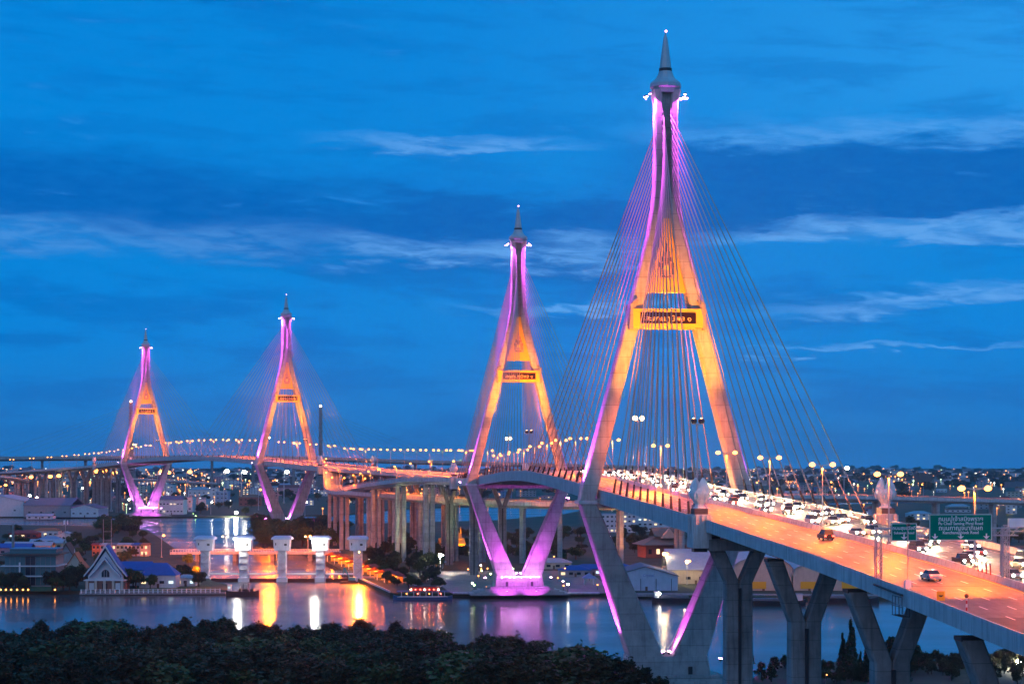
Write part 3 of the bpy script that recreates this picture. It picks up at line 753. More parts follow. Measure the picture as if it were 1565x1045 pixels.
# ------------------------------------------------------------------ street lamps
def lamp_proto(name, double, watts, label, group, h=11.4, arm=1.9, gm=G_SOD, col=SODL, rad=0.58, light=True, cat='street lamp'):
    o = empty(name, (0, 0, -500), 0, label, cat, group)
    MB().tube((0, 0, 0.02), (0, 0, h), 0.17, 0.09, 8).build('pole', STEEL, o)
    MB().box(0, 0, 0.0, 0.6, 0.6, 0.5).build('pole_base', CONC, o)
    sides = (-1, 1) if double else (1,)
    for s in sides:
        MB().tube((0, 0, h - 0.15), (s * arm, 0, h + 0.15), 0.07, 0.05, 6).build('arm', STEEL, o)
        hd = MB().loft([[(s * (arm - .5), -.2, h + .1), (s * (arm + .6), -.16, h + .14), (s * (arm + .6), .16, h + .14), (s * (arm - .5), .2, h + .1)][::s], [(s * (arm - .4), -.12, h + .42), (s * (arm + .4), -.08, h + .38), (s * (arm + .4), .08, h + .38), (s * (arm - .4), .12, h + .42)][::s]]).build('luminaire', STEEL, o)
        MB().ball((s * (arm + .05), 0, h + 0.02), rad, 8, 5, 0.7).build('lens', gm, hd)
    if light:
        spot('lamp_light', o, (0 if double else arm, 0, h - 0.6), (0 if double else arm, 0, 0), watts, col, 172, 0.35, 0.4)
    return o
LAMP2 = lamp_proto('street_lamp', True, 68000, '', 'lamps along the road median')
LAMP2F = lamp_proto('street_lamp', True, 125000, '', 'lamps along the road median', rad=.55)
LAMP1 = lamp_proto('street_lamp', False, 34000, '', 'lamps along the ramps', h=9.5, arm=1.2)
ORD = 'first second third fourth fifth sixth seventh eighth ninth tenth eleventh twelfth thirteenth fourteenth fifteenth sixteenth seventeenth eighteenth nineteenth twentieth'.split() + ['last'] * 30
f2 = f1 = f3 = True; cnt = {}
d = MAIN.at_y(191) - 40
while d < MAIN.len - 20:
    near = any(abs(d - (t + k * o)) < 9 for t, o in ((sT1, 41), (sT2, 41), (sT3, 48), (sT4, 48)) for k in (-1, 1))
    if not near:
        ref = ('of the near approach median' if d < sP1 else 'past the lotus finials towards the near pylon' if d < sT1 else 'past the near pylon' if d < sT2 else 'past the second pylon' if d < sP2 else 'on the viaduct past the ramp fork' if d < sP3 else 'before the third pylon' if d < sT3 else 'past the third pylon' if d < sT4 else 'past the last pylon')
        cnt[ref] = cnt.get(ref, -1) + 1; lab = f'{ORD[cnt[ref]]} twin headed sodium street lamp {ref}'
        put(LAMP2 if d < sP2 else LAMP2F, f2 or (f3 and d >= sP2), MAIN.pos(d, 0, 0.9), MAIN.head(d), lab, 1.0 if d < sP2 else 1.25 if d < sP3 else 1.35); f2 = False; f3 = f3 and d < sP2
    d += 40.0
for path, nm, st in ((RA, 'loop ramp', 46), (RB, 'pale slip ramp', 46), (RC, 'lower slip road', 60)):
    d = 25
    while d < path.len:
        put(LAMP1, f1, path.pos(d, path is RA and 5.3 or 4.4, 0.1), path.head(d) + math.pi, f'{ORD[int((d - 25) / st)]} single headed sodium lamp along the {nm}'); f1 = False
        d += st

# ------------------------------------------------------------------ sign gantry and roadside pieces on the near approach
SIGNG = mat('sign_green', (0.0, 0.20, 0.13), 0.9, spec=0.0)
SIGNW = mat('sign_white', (0.8, 0.8, 0.8), 0.9, spec=0.0)
def side_sign(parent, x, z, w, h, rows, arrows, y=-0.75):
    MB().box(x, y, z, w, 0.12, h).build('sign_board', SIGNG, parent)
    fr = MB()
    for (cx, cz, sx, sz) in ((x, z + 0.05, w - .1, .07), (x, z + h - .12, w - .1, .07)): fr.box(cx, y - .075, cz, sx, .03, sz)
    for s in (-1, 1): fr.box(x + s * (w / 2 - .085), y - .0755, z + .05, .07, .03, h - .1)
    fr.build('sign_border', SIGNW, parent)
    for body, zz, wd, sz in rows:
        put_text(text_mesh(body, sz, SIGNW, 0.015, 'sign_lettering', 0.006), 'sign_lettering', parent, (x, y - .085, z + zz), wd)
    for ax in arrows:
        MB().prism_y([(x + ax - .09, z + .95), (x + ax - .09, z + .55), (x + ax - .45, z + .62), (x + ax, z + .2), (x + ax + .45, z + .62), (x + ax + .09, z + .55), (x + ax + .09, z + .95)][::-1], y - .1, y - .07).build('sign_arrow', SIGNW, parent)
gd = MAIN.at_y(258.5); gpnt = MAIN.pos(gd)
gan = empty('sign_gantry', gpnt, MAIN.head(gd), 'steel lattice gantry with two green overhead direction signs in Thai and English', 'road sign')
def lattice(mb, a, b, w, n, r=0.07):
    a, b = Vector(a), Vector(b); dv = b - a; up = Vector((0, 1, 0)) if abs(dv.z) > abs(dv.x) else Vector((0, 0, 1)); sd = dv.normalized().cross(up)
    C = [up * w / 2 + sd * w / 2, up * w / 2 - sd * w / 2, -up * w / 2 - sd * w / 2, -up * w / 2 + sd * w / 2]
    for c in C: mb.tube(a + c, b + c, r, r, 5)
    for k in range(n):
        p, q = a + dv * k / n, a + dv * (k + 1) / n
        for i in range(4): mb.tube(p + C[i], q + C[(i + 1) % 4], r * .6, r * .6, 4)
for x in (-17.8, 0.0):
    m = MB(); lattice(m, (x, 0, 0.9), (x, 0, 7.9), 0.75, 8); m.build('gantry_post', STEEL, gan)
m = MB(); lattice(m, (-17.8, 0, 7.2), (1.6, 0, 7.2), 1.0, 18, .08); m.build('gantry_beam', STEEL, gan)
side_sign(gan, -14.5, 6.0, 3.6, 2.45, [('ถนนสุขสวัสดิ์', 1.75, 3.2, .8), ('Suksawat Road', 1.12, 2.8, .5)], (0,))
side_sign(gan, -6.6, 6.05, 8.8, 3.6, [('ถนนปู่เจ้าสมิงพราย', 2.9, 6.2, .9), ('Pu Chao Saming Phrai Road', 2.3, 6.2, .5), ('ถนนกาญจนาภิเษก', 1.68, 6.1, .9), ('Kanchanaphisek Road', 1.08, 5.0, .5)], (-3.6, 0, 3.6))
gan2 = empty('sign_gantry', MAIN.pos(gd + 2.5), MAIN.head(gd), 'white overhead sign boards seen from behind above the oncoming lanes', 'road sign')
MB().box(3.0, 0, 7.6, 3.4, 0.3, 1.2).build('sign_back', WHITE, gan2); MB().box(8.0, 0.1, 7.9, 5.6, 0.3, 0.7).build('sign_back', WHITE, gan2)
m = MB(); lattice(m, (1.0, 0.7, 7.4), (17.4, 0.7, 7.4), .8, 14); m.build('gantry_beam', STEEL, gan2)
for x in (1.0, 17.4):
    m = MB(); lattice(m, (x, 0.7, 0.9), (x, 0.7, 7.1), .7, 7); m.build('gantry_post', STEEL, gan2)
pd = MAIN.at_y(246); p = MAIN.pos(pd, -17.8, 1.0)
o = empty('camera_pole', p, 0, 'thin traffic camera pole with a white cabinet on the near parapet', 'pole')
MB().tube((0, 0, 0), (0, 0, 8.4), .1, .07, 8).build('pole', STEEL, o); MB().box(0, 0, .1, .75, .6, 1.1).build('cabinet', WHITE, o); MB().box(0, -.3, 8.1, .35, .7, .3).build('camera_housing', DARK, o)
o = empty('service_cage', MAIN.pos(MAIN.at_y(247), -18.4, -2.6), MAIN.head(pd), 'dark steel service cage and cable tray hung outside the parapet', 'cage')
m = MB()
for x in (-.5, .5):
    for y in (-2, -0.7, .7, 2): m.tube((x, y, 0), (x, y, 2.6), .05, .05, 4)
    for z in (0.05, 1.3, 2.55): m.tube((x, -2, z), (x, 2, z), .05, .05, 4)
m.build('cage_frame', DARK, o, kind='stuff'); MB().box(0, 0, .02, 1.0, 4, .08).build('cage_floor', DARK, o)
m = MB(); m.poly_tube([tuple(MAIN.pos(MAIN.at_y(247 + k) + 0, -18.25, 0.1) - MAIN.pos(MAIN.at_y(247), -18.4, -2.6)) for k in range(0, 13, 2)], .16, 6)
tray = m.build('cable_tray', DARK, o); tray.rotation_euler = (0, 0, -MAIN.head(pd))
YEL = mat('yellow_sign', (0.75, 0.42, 0.02), 0.5)
o = empty('warning_sign', MAIN.pos(MAIN.at_y(234), -17.6, 1.0), MAIN.head(pd), 'square yellow warning sign with a black mark on the near parapet', 'road sign')
MB().box(0, -.05, .05, 1.0, .08, 1.15).build('sign_plate', YEL, o); MB().prism_y([(-.28, .62), (0, .48), (.28, .62), (.28, .72), (-.28, .72)], -.12, -.095).build('sign_mark', DARK, o)
o = empty('marker_post', MAIN.pos(MAIN.at_y(226), -17.2, 0.9), 0, 'red and white striped marker post with a round dark head', 'post')
for k in range(4): MB().tube((0, 0, k * .4), (0, 0, k * .4 + .4), .09, .09, 8).build('post_band', (WHITE if k % 2 else mat('red_paint', (.5, .03, .03), .5)), o)
MB().ball((0, 0, 1.75), .28).build('post_head', DARK, o)
dl = None
for k in range(4):
    if dl is None:
        dl = empty('lane_delineator', (0, 0, 0), 0, 'short dark delineator post on the median beyond the gantry', 'post', 'delineators on the median')
        MB().tube((0, 0, 0), (0, .15, 1.5), .1, .08, 6).build('post', mat('red_paint', (.5, .03, .03), .5), dl); MB().ball((0, .15, 1.55), .14).build('post_tip', WHITE, dl)
    put(dl, k == 0, MAIN.pos(MAIN.at_y(262) + k * 1.6, -0.8, 0.9), MAIN.head(pd))

# ------------------------------------------------------------------ cars on the near bridge
GLASS = mat('car_glass', (0.02, 0.025, 0.03), 0.1)
HEAD = glow('headlight', (1.0, 0.86, 0.58), 150.0); TAIL = glow('tail_light', (1.0, 0.03, 0.02), 26.0)
def prism_x(poly, x0, x1): # poly (y,z)
    m = MB(); n = len(poly); m.add([(x0, *p) for p in poly] + [(x1, *p) for p in poly], [tuple(range(n - 1, -1, -1)), tuple(range(n, 2 * n))] + [(i, (i + 1) % n, n + (i + 1) % n, n + i) for i in range(n)]); return m
TYRE = MB().revolve([(.06, -.1), (.33, -.1), (.35, -.04), (.35, .04), (.33, .1), (.06, .1)], 10).mesh('tyre', RUBBER)
RIM = MB().revolve([(.02, -.11), (.2, -.11), (.2, .11), (.02, .11)], 8).mesh('rim', STEEL)
def car_proto(kind, paint):
    o = empty('car', (0, 0, -600), 0, '', 'car', 'cars driving over the near bridge')
    if kind == 'sedan':
        L, H = [(-2.2, .3), (2.2, .3), (2.22, .75), (1.9, .92), (1.1, .95), (-1.0, .95), (-2.1, .8), (-2.22, .6)], [(-1.05, .93), (1.45, .93), (.75, 1.42), (-.4, 1.44)]
    elif kind == 'pickup':
        L, H = [(-2.5, .42), (2.5, .42), (2.5, 1.1), (.9, 1.1), (.85, 1.0), (-1.2, 1.05), (-2.35, .98), (-2.5, .7)], [(-1.2, 1.04), (.85, 1.04), (.7, 1.68), (-.45, 1.7)]
    else:
        L, H = [(-2.3, .35), (2.4, .35), (2.42, 1.0), (2.3, 1.1), (-1.3, 1.08), (-2.2, .95), (-2.32, .65)], [(-1.4, 1.07), (2.25, 1.09), (2.0, 1.85), (-.5, 1.88)]
    b = prism_x(L, -.88, .88).build('body', paint, o)
    m = MB(); n = 4
    m.hexa([(-.82, H[0][0], H[0][1]), (.82, H[0][0], H[0][1]), (.82, H[1][0], H[1][1]), (-.82, H[1][0], H[1][1]), (-.66, H[3][0], H[3][1]), (.66, H[3][0], H[3][1]), (.66, H[2][0], H[2][1]), (-.66, H[2][0], H[2][1])]).build('cabin_glass', GLASS, o)
    MB().box(0, (H[2][0] + H[3][0]) / 2, H[3][1] - .03, 1.28, H[2][0] - H[3][0] - .05, .07).build('roof', paint, o)
    for x in (-.8, .8):
        for y in (-1.4, 1.35):
            w = inst(TYRE, 'wheel', o, (x, y, .35)); w.rotation_euler = (0, R(90), 0); r = inst(RIM, 'rim', w)
    for x in (-.62, .62):
        MB().ball((x, L[-1][0] + .02, .70), .2, 6, 4).build('headlight', HEAD, o)
        MB().box(x * 1.1, L[1][0] + .02, .72, .34, .08, .2).build('tail_light', TAIL, o)
    MB().box(0, L[-1][0] + .03, .42, 1.5, .12, .16).build('bumper', DARK, o)
    spot('headlight_beam', o, (0, L[-1][0] - .3, .8), (0, L[-1][0] - 14, -.3), 9000, (1, .74, .38), 70, .8, .2)
    return o
PAINTS = [('white', (.5, .5, .5)), ('silver', (.22, .22, .24)), ('dark grey', (.05, .05, .055)), ('black', (.02, .02, .022)), ('dark red', (.25, .02, .02)), ('blue grey', (.08, .1, .16))]
protos = []
for kind in ('sedan', 'pickup', 'van'):
    for nm, c in PAINTS: protos.append([car_proto(kind, mat('car_paint_' + nm.replace(' ', '_'), c, .3, .1)), kind, nm, True])
rc = random.Random(11)
used = set()
def drive(d, lat, rz, where):
    i = rc.randrange(len(protos)); pr = protos[i]
    put(pr[0], pr[3], MAIN.pos(d, lat, .02), MAIN.head(d) + rz, f'{pr[2]} {pr[1]} {where}'); pr[3] = False
for ln, lat in enumerate((3.1, 6.6, 10.1, 13.4)):
    d = MAIN.at_y(150) + 5 * ln + rc.uniform(0, 8)
    while d < MAIN.at_y(690):
        drive(d, lat, 0, 'with headlights on among the oncoming traffic'); d += rc.uniform(18, 38)
for y, lat in ((264, -8.6), (330, -5.0), (420, -8.6), (600, -8.6)):
    drive(MAIN.at_y(y), lat, math.pi, 'with red tail lights driving away past the gantry lanes')
for pr in protos:
    if pr[3]:
        for k in pr[0].children_recursive: bpy.data.objects.remove(k)
        bpy.data.objects.remove(pr[0])

# ------------------------------------------------------------------ floodgate
DY = 957.0
GATE = mat('gate_red', (0.10, 0.02, 0.02), 0.7)
BLUW = mat('pale_painted_wall', (0.62, 0.62, 0.68), 0.75, vary=.06, scale=.5, streak=.15)
dam = empty('floodgate', (0, DY, 0), 0, 'river floodgate with five white gate towers linked by low walkways', 'floodgate')
us = (314, 373, 431.5, 490, 547); xs = [at(u, DY) for u in us]
win = MB().box(0, 0, 0, 1.3, .16, .95).mesh('window', DARK)
for i, x in enumerate(xs):
    sh = MB().loft([rect_ring(-2.6, 2.6, 4.0, -2.5), rect_ring(-2.6, 2.6, 4.0, 2.2), rect_ring(-2.15, 2.15, 2.4, 2.3), rect_ring(-2.15, 2.15, 2.4, 16.0)]).build('gate_tower', BLUW, dam); sh.location = (x, 0, 0)
    h = MB().loft([rect_ring(-3.9, 3.9, 3.4, 15.6, .1), rect_ring(-4.2, 4.2, 3.6, 21.2, .1)]).build('gate_house', BLUW, dam); h.location = (x, 0, 0)
    MB().loft([rect_ring(-5.3, 5.3, 4.6, 21.25, .1), rect_ring(-4.9, 4.9, 4.2, 22.3, .1), rect_ring(-3.8, 3.8, 3.2, 23.0, .1)]).build('roof', mat('pale_blue_roof', (.42, .5, .62), .6), h)
    inst(win, 'window', h, (2.0, -3.55, 18.2)); inst(win, 'window', h, (-2.9, -3.55, 18.4), 0, (.4, 1, 1.2))
    st = MB()
    for k in range(4):
        a = (-2.0, -2.6, 3 + 3.2 * k); b = (2.0, -2.6, 6.2 + 3.2 * k); st.tube(a if k % 2 == 0 else (2.0, -2.6, a[2]), b if k % 2 == 0 else (-2.0, -2.6, b[2]), .12, .12, 4)
        st.box(0, -2.75, 6.1 + 3.2 * k, 4.3, .7, .12)
    st.build('stair', STEEL, sh, kind='stuff')
    if i < 4:
        L = xs[i + 1] - x - 4.3; mx = (x + xs[i + 1]) / 2
        MB().box(mx, .3, 3.4, L, 3.0, .9).build('walkway', WHITE, dam)
        r = MB()
        n = int(L / 1.2)
        for k in range(n + 1): r.box(mx - L / 2 + L * k / n, -1.15, 4.3, .1, .08, 1.1)
        r.box(mx, -1.15, 5.3, L, .1, .12); r.build('walkway_railing', WHITE, dam, kind='stuff')
        MB().box(mx, 1.0, -1.5, L - .4, .5, 2.9).build('sluice_gate', GATE, dam)
for x, w in ((xs[0] - 5, 'left of'), (xs[4] + 5.2, 'right of')):
    MB().box(x, 1.5, -2, 6.4, 12, 4.2).build('abutment', CONC_D, dam)
def big_lamp(loc, label, watts=4000, gm=G_WHB, r=.95, col=(1, .93, .78), down=True, cat='floodlight', group='white floodlights by the water'):
    o = empty('floodlight', loc, 0, label, cat, group)
    MB().ball((0, 0, 0), r, 10, 6).build('lamp_globe', gm, o)
    MB().tube((0, .3, -1.6), (0, 0, -.2), .09).build('bracket', DARK, o)
    if watts:
        l = bpy.data.lights.new('flood_glow', 'POINT'); l.energy = watts; l.color = col; l.shadow_soft_size = r * 1.1
        q = bpy.data.objects.new('flood_glow', l); COL.objects.link(q); q.parent = o; q.location = (0, -r * 1.5, -.2)
    return o
for i, w in ((1, 'second'), (3, 'fourth')):
    big_lamp((xs[i] - 2.2, DY - 7.5, zat(828, DY)), f'dazzling white floodlight beside the {w} gate house of the floodgate')
# low road bridge over the canal behind the floodgate
rb2 = empty('canal_road_bridge', (0, 0, 0), 0, 'low concrete road bridge with railings behind the floodgate', 'bridge')
RX = Path([(at(262, 1150), 1150, 5.6), (at(390, 1150), 1150, 5.9), (at(520, 1150), 1150, 5.7)], 20)
RX.sweep(MB(), [(-5, -1.5), (-5, 0), (5, 0), (5, -1.5)], 0, RX.len, 20).build('deck', CONC_L, rb2)
for s in (-1, 1):
    r = MB(); n = int(RX.len / 1.6)
    for k in range(n): r.box(RX.pos(RX.len * k / n).x, 1150 + s * 4.8, 5.6, .25, .15, 1.1)
    r.box(RX.pos(RX.len / 2).x, 1150 + s * 4.8, 6.8, RX.len, .2, .2); r.build('railing', WHITE, rb2, kind='stuff')
for u in (303, 360, 417, 475): MB().box(at(u, 1150), 1150, -2, 2.4, 8, 6.2).build('pier', CONC_D, rb2)

BL = lamp_proto('street_lamp', True, 28000, '', 'sodium lamps on the canal road bridge', h=9.0, arm=1.4, gm=G_SODB, rad=.55)
for k, u in enumerate((345, 471)): put(BL, k == 0, (at(u, 1150), 1148, 5.9), 0, 'bright twin sodium lamp on the low canal road bridge')
for k, (i, y) in enumerate(((0, 4.5), (2, 4.5), (4, -4.6))):
    o = empty('floodlight', (xs[i] + 1.0, DY + y, 15.0), 0, 'orange floodlight under the eaves of a gate house', 'floodlight', 'orange floodlights on the floodgate')
    MB().box(0, 0, -.3, .8, .5, .6).build('housing', DARK, o); MB().ball((0, .2 if y > 0 else -.2, 0), .35).build('lens', G_SODB, o)
    spot('flood_beam', o, (0, .7 if y > 0 else -.7, 0), (-14, 60 if y > 0 else -45, -17), 1500000, SODL, 75, .9, .3)

# ------------------------------------------------------------------ trees
def leaf_mat(name, c):
    m = bpy.data.materials.new(name); m.use_nodes = True; N, L = m.node_tree.nodes, m.node_tree.links; b = N['Principled BSDF']
    oi = N.new('ShaderNodeObjectInfo'); g = N.new('ShaderNodeNewGeometry')
    hs = N.new('ShaderNodeHueSaturation'); hs.inputs['Color'].default_value = (*c, 1)
    a = N.new('ShaderNodeMapRange'); L.new(oi.outputs['Random'], a.inputs[0]); a.inputs[3].default_value = .46; a.inputs[4].default_value = .53; L.new(a.outputs[0], hs.inputs['Hue'])
    v = N.new('ShaderNodeMath'); v.operation = 'ADD'; L.new(oi.outputs['Random'], v.inputs[0]); L.new(g.outputs['Random Per Island'], v.inputs[1])
    v2 = N.new('ShaderNodeMapRange'); L.new(v.outputs[0], v2.inputs[0]); v2.inputs[2].default_value = 2.0; v2.inputs[3].default_value = .55; v2.inputs[4].default_value = 1.6; L.new(v2.outputs[0], hs.inputs['Value'])
    L.new(hs.outputs[0], b.inputs['Base Color']); b.inputs['Roughness'].default_value = .7; b.inputs['Specular IOR Level'].default_value = .25
    return m
LEAF = leaf_mat('leaf_dark', (.028, .040, .019)); LEAF2 = leaf_mat('leaf_mid', (.045, .07, .022)); LEAF3 = leaf_mat('leaf_olive', (.042, .043, .019)); BARK = mat('bark', (.06, .045, .035), .95)
def crown_mesh(seed, rx, h, z0, n, size, lobes=9, m=LEAF, cone=False, flat=False, tuft=False):
    r = random.Random(seed); vs, fs = [], []
    L = []
    for k in range(lobes):
        if cone: t = k / (lobes - 1); L.append((r.uniform(-.15, .15), r.uniform(-.15, .15), z0 + h * t, rx * (1.02 - t) * .95 + .1, h / lobes * 1.0))
        elif tuft:
            a = r.uniform(0, 6.283); t = r.random() ** .7; q = rx * .85 * math.sqrt(r.random()) * (1.05 - .75 * t * t); w = r.uniform(.09, .25)
            L.append((q * math.cos(a), q * math.sin(a), z0 + h * (.08 + .86 * t), rx * w, h * w * r.uniform(.35, .7)))
        else:
            a = r.uniform(0, 6.283); q = rx * .62 * math.sqrt(r.random()); t = r.random() * (.35 if flat else 1)
            L.append((q * math.cos(a), q * math.sin(a), z0 + h * (.25 + .5 * t), rx * r.uniform(.34, .56), h * r.uniform(.16, .3) * (.6 if flat else 1)))
    for i in range(n):
        x, y, z, ra, rb = L[r.randrange(len(L))]
        a = r.uniform(0, 6.283); c = r.uniform(-.75, 1); q = math.sqrt(1 - c * c); rr = r.uniform(.35, 1.0) ** .6 * (1.0 if r.random() > .12 else r.uniform(1.0, 1.5))
        p = Vector((x + ra * q * math.cos(a) * rr, y + ra * q * math.sin(a) * rr, z + rb * c * rr))
        if tuft:      # ragged envelope: push sprays in and out with noise, let some shoots stand proud
            q_ = mnoise.noise(p * .55 + Vector((seed, 0, 0))); p += Vector((p.x, p.y, (p.z - z0) * .8)) * (.30 * q_)
            if i % 23 == 0: p += Vector((r.gauss(0, .3), r.gauss(0, .3), r.uniform(.2, 1.3)))
        d1 = Vector((r.gauss(0, 1), r.gauss(0, 1), r.gauss(0, .6))).normalized(); d2 = d1.orthogonal().normalized(); d2.rotate(Matrix.Rotation(r.uniform(0, 6.28), 3, d1))
        s = size * r.uniform(.6, 1.3); o = len(vs)
        vs += [tuple(p - d1 * s), tuple(p + d2 * s * .55), tuple(p + d1 * s), tuple(p - d2 * s * .55)]; fs.append((o, o + 1, o + 2, o + 3))
    me = bpy.data.meshes.new('crown'); me.from_pydata(vs, [], fs); me.update(); me.materials.append(m); return me
def tree_proto(name, seed, rx, h, n, size, m=LEAF, lobes=9, cone=False, flat=False, tuft=False):
    r = random.Random(seed + 99); o = empty(name, (0, 0, -700), 0, '', 'tree', 'g')
    t = MB().poly_tube([(0, 0, -.2), (r.uniform(-.2, .2), r.uniform(-.2, .2), h * .35), (r.uniform(-.4, .4), r.uniform(-.4, .4), h * .72)], [rx * .07 + .05, rx * .05 + .04, rx * .02], 7)
    if not cone:
        for k in range(5):
            a = k * 1.26 + r.random(); z = h * r.uniform(.28, .45); t.poly_tube([(0, 0, z), (rx * .3 * math.cos(a), rx * .3 * math.sin(a), z + h * .15), (rx * .6 * math.cos(a), rx * .6 * math.sin(a), z + h * .26)], [rx * .035, rx * .025, rx * .01], 5)
    t.build('trunk', BARK, o)
    inst(crown_mesh(seed, rx, h * (.95 if cone else .85), h * (.08 if cone else .18), n, size, lobes, m, cone, flat, tuft), 'crown', o)
    return o
bush = [tree_proto('riverside_tree', 31 + k, 3.9, 7.6, 4600, .34, LEAF3 if k % 2 else LEAF, 34 + 5 * k, tuft=True) for k in range(7)]
broad = [tree_proto('broadleaf_tree', 61 + k, 5.0, 9.5, 2400, .5, LEAF2 if k % 2 else LEAF, 9) for k in range(4)]
shade = [tree_proto('shade_tree', 71 + k, 5.6, 8.6, 2400, .5, LEAF if k % 2 else LEAF2, 12, flat=k == 1) for k in range(3)]
umb = [tree_proto('spreading_tree', 81, 5.5, 9.0, 2200, .4, LEAF, 7, flat=True)]
con = [tree_proto('conifer_tree', 91, 2.3, 11.0, 2600, .34, LEAF, 9, cone=True)]
FIRST = {}
def plant(kind, loc, label, group, sc=1.0, rz=None, r=random):
    p = kind[r.randrange(len(kind))]; f = p.name not in FIRST; FIRST[p.name] = 1
    o = put(p, f, loc, r.uniform(0, 6.28) if rz is None else rz, label, sc); o['group'] = group; return o
PROF = [(-60, 968), (0, 965), (100, 958), (150, 955), (200, 962), (250, 957), (330, 952), (400, 962), (450, 957), (500, 958), (600, 960), (650, 963), (690, 973), (706, 993), (728, 992), (742, 973), (800, 968), (870, 971), (895, 984), (920, 988), (960, 1004), (1000, 1032), (1020, 1046), (1100, 1060)]
rt = random.Random(5)
for Y0 in (596, 578, 560, 542, 524, 506, 490, 474, 458):
    x = at(-40, Y0)
    while True:
        X = x + rt.uniform(-2, 2); Y = Y0 + rt.uniform(-7, 7); u = U0 + FPX * X / Y
        if u > 1015: break
        x += rt.uniform(4.6, 7.2)
        if u > 690 and Y > 560: continue
        if 8 < X < 72 and Y > 484: continue
        vt = interp(PROF, u) if False else None
        top = None
        for (a, p), (b, q) in zip(PROF, PROF[1:]):
            if a <= u <= b: top = p + (q - p) * (u - a) / (b - a)
        if top is None: continue
        zt = EYE - (top + rt.uniform(-13, 13) - V0) / FPX * Y
        h = min(zt - 1.5, rt.uniform(6.2, 10.0) + (2.5 if Y < 500 else 0)); 
        if h < 3.0: continue
        plant(bush if rt.random() > .12 else shade, (X, Y, 1.5), 'dark leafy riverside tree in the dense grove on the near bank', 'dense grove on the near bank', (h / 7.6 * (wd := rt.uniform(1.1, 1.7)), h / 7.6 * wd, h / 7.6), r=rt)
for u, Y, top in ((578, 598, 946), (528, 600, 949)):
    plant(umb, (at(u, Y), Y, 1.5), 'flat topped spreading tree standing above the near grove', 'flat topped trees above the near grove', (zat(top, Y) - 1.5) / 9.0, r=rt)
for u, Y, top in ((1301, 520, 957), (1288, 523, 975), (1315, 515, 1000), (1324, 512, 990)):
    plant(con, (at(u, Y), Y, 1.5), 'dark pointed conifer behind the forked approach piers', 'conifers behind the approach piers', (zat(top, Y) - 1.5) / 11.0, r=rt)
for u, Y, top in ((1345, 540, 985), (1372, 545, 972), (1392, 552, 980), (1262, 508, 1022), (1245, 508, 1030), (1275, 512, 1026), (1165, 512, 1036), (1140, 514, 1033), (1192, 515, 1038)):
    plant(broad, (at(u, Y), Y, 1.5), 'leafy tree on the bank beneath the approach viaduct', 'trees beneath the approach viaduct', (zat(top, Y) - 1.5) / 9.5, r=rt)
for k in range(26):
    u = 1392 + k * 6.5; Y = 556 + rt.uniform(-14, 6)
    plant(bush, (at(u, Y), Y, 1.4), 'low green hedge bush behind the riverside fence', 'hedge bushes behind the riverside fence', rt.uniform(.38, .55), r=rt)
for k in range(60):
    u = rt.uniform(1110, 1565); Y = rt.uniform(505, 552)
    plant(bush, (at(u, Y), Y, 1.4), 'low dark shrub on the bank under the approach viaduct', 'shrubs under the approach viaduct', rt.uniform(.35, .62), r=rt)
MIDT = [ # u0,u1,v0,v1 (ground), count, height lo,hi, label
    (-5, 44, 890, 903, 9, 5, 8, 'dark tree beside the glass fronted building', 'trees around the glass fronted building'),
    (78, 124, 890, 904, 14, 6, 11, 'dark tree beside the glass fronted building', 'trees around the glass fronted building'),
    (192, 256, 890, 901, 13, 6, 10, 'round dark tree in front of the blue roofed houses', 'trees among the blue roofed houses'),
    (258, 305, 862, 896, 12, 5, 8, 'tree on the bank beside the floodgate', 'trees beside the floodgate'),
    (0, 230, 815, 865, 60, 5, 9, 'tree on the wooded point behind the coloured townhouses', 'trees on the wooded point'),
    (150, 205, 806, 820, 22, 9, 15, 'tree on the wooded point behind the coloured townhouses', 'trees on the wooded point'),
    (395, 520, 806, 838, 60, 11, 17, 'dark tree on the wooded mound behind the floodgate', 'trees on the mound behind the floodgate'),
    (560, 690, 832, 884, 52, 6, 11, 'park tree among the ramp columns', 'trees in the park under the ramps'),
    (590, 690, 882, 900, 16, 4, 7, 'waterfront tree behind the moored ferry', 'trees behind the moored ferry'),
    (700, 900, 818, 858, 50, 6, 11, 'tree in the park beyond the second pylon', 'trees beyond the second pylon'),
    (905, 985, 815, 848, 18, 6, 11, 'tree behind the riverside sheds', 'trees behind the riverside sheds'),
    (1035, 1110, 815, 850, 8, 6, 10, 'tree behind the riverside sheds', 'trees behind the riverside sheds'),
    (1230, 1300, 880, 908, 6, 6, 10, 'tree beside the arched warehouses', 'trees beside the arched warehouses'),
    (245, 390, 757, 787, 28, 7, 13, 'tree among the houses on the far bank', 'trees on the far bank'),
    (440, 780, 735, 772, 24, 8, 14, 'tree among the houses on the far bank', 'trees on the far bank'),
    (1300, 1565, 800, 845, 30, 7, 12, 'dark tree on the flat land beyond the green signs', 'trees beyond the green signs'),
]
for u0, u1, v0, v1, n, h0, h1, lab, grp in MIDT:
    for k in range(n):
        x, y = gp(rt.uniform(u0, u1), rt.uniform(v0, v1), 1.6)
        plant(shade if any(q in grp for q in ('point', 'mound', 'beyond the second', 'green signs', 'far bank')) else broad, (x, y, 1.3), lab, grp, rt.uniform(h0, h1) / 9.5, r=rt)
for P in bush + shade + broad + umb + con:
    if P.name not in FIRST:
        for k in P.children_recursive: bpy.data.objects.remove(k)
        bpy.data.objects.remove(P)

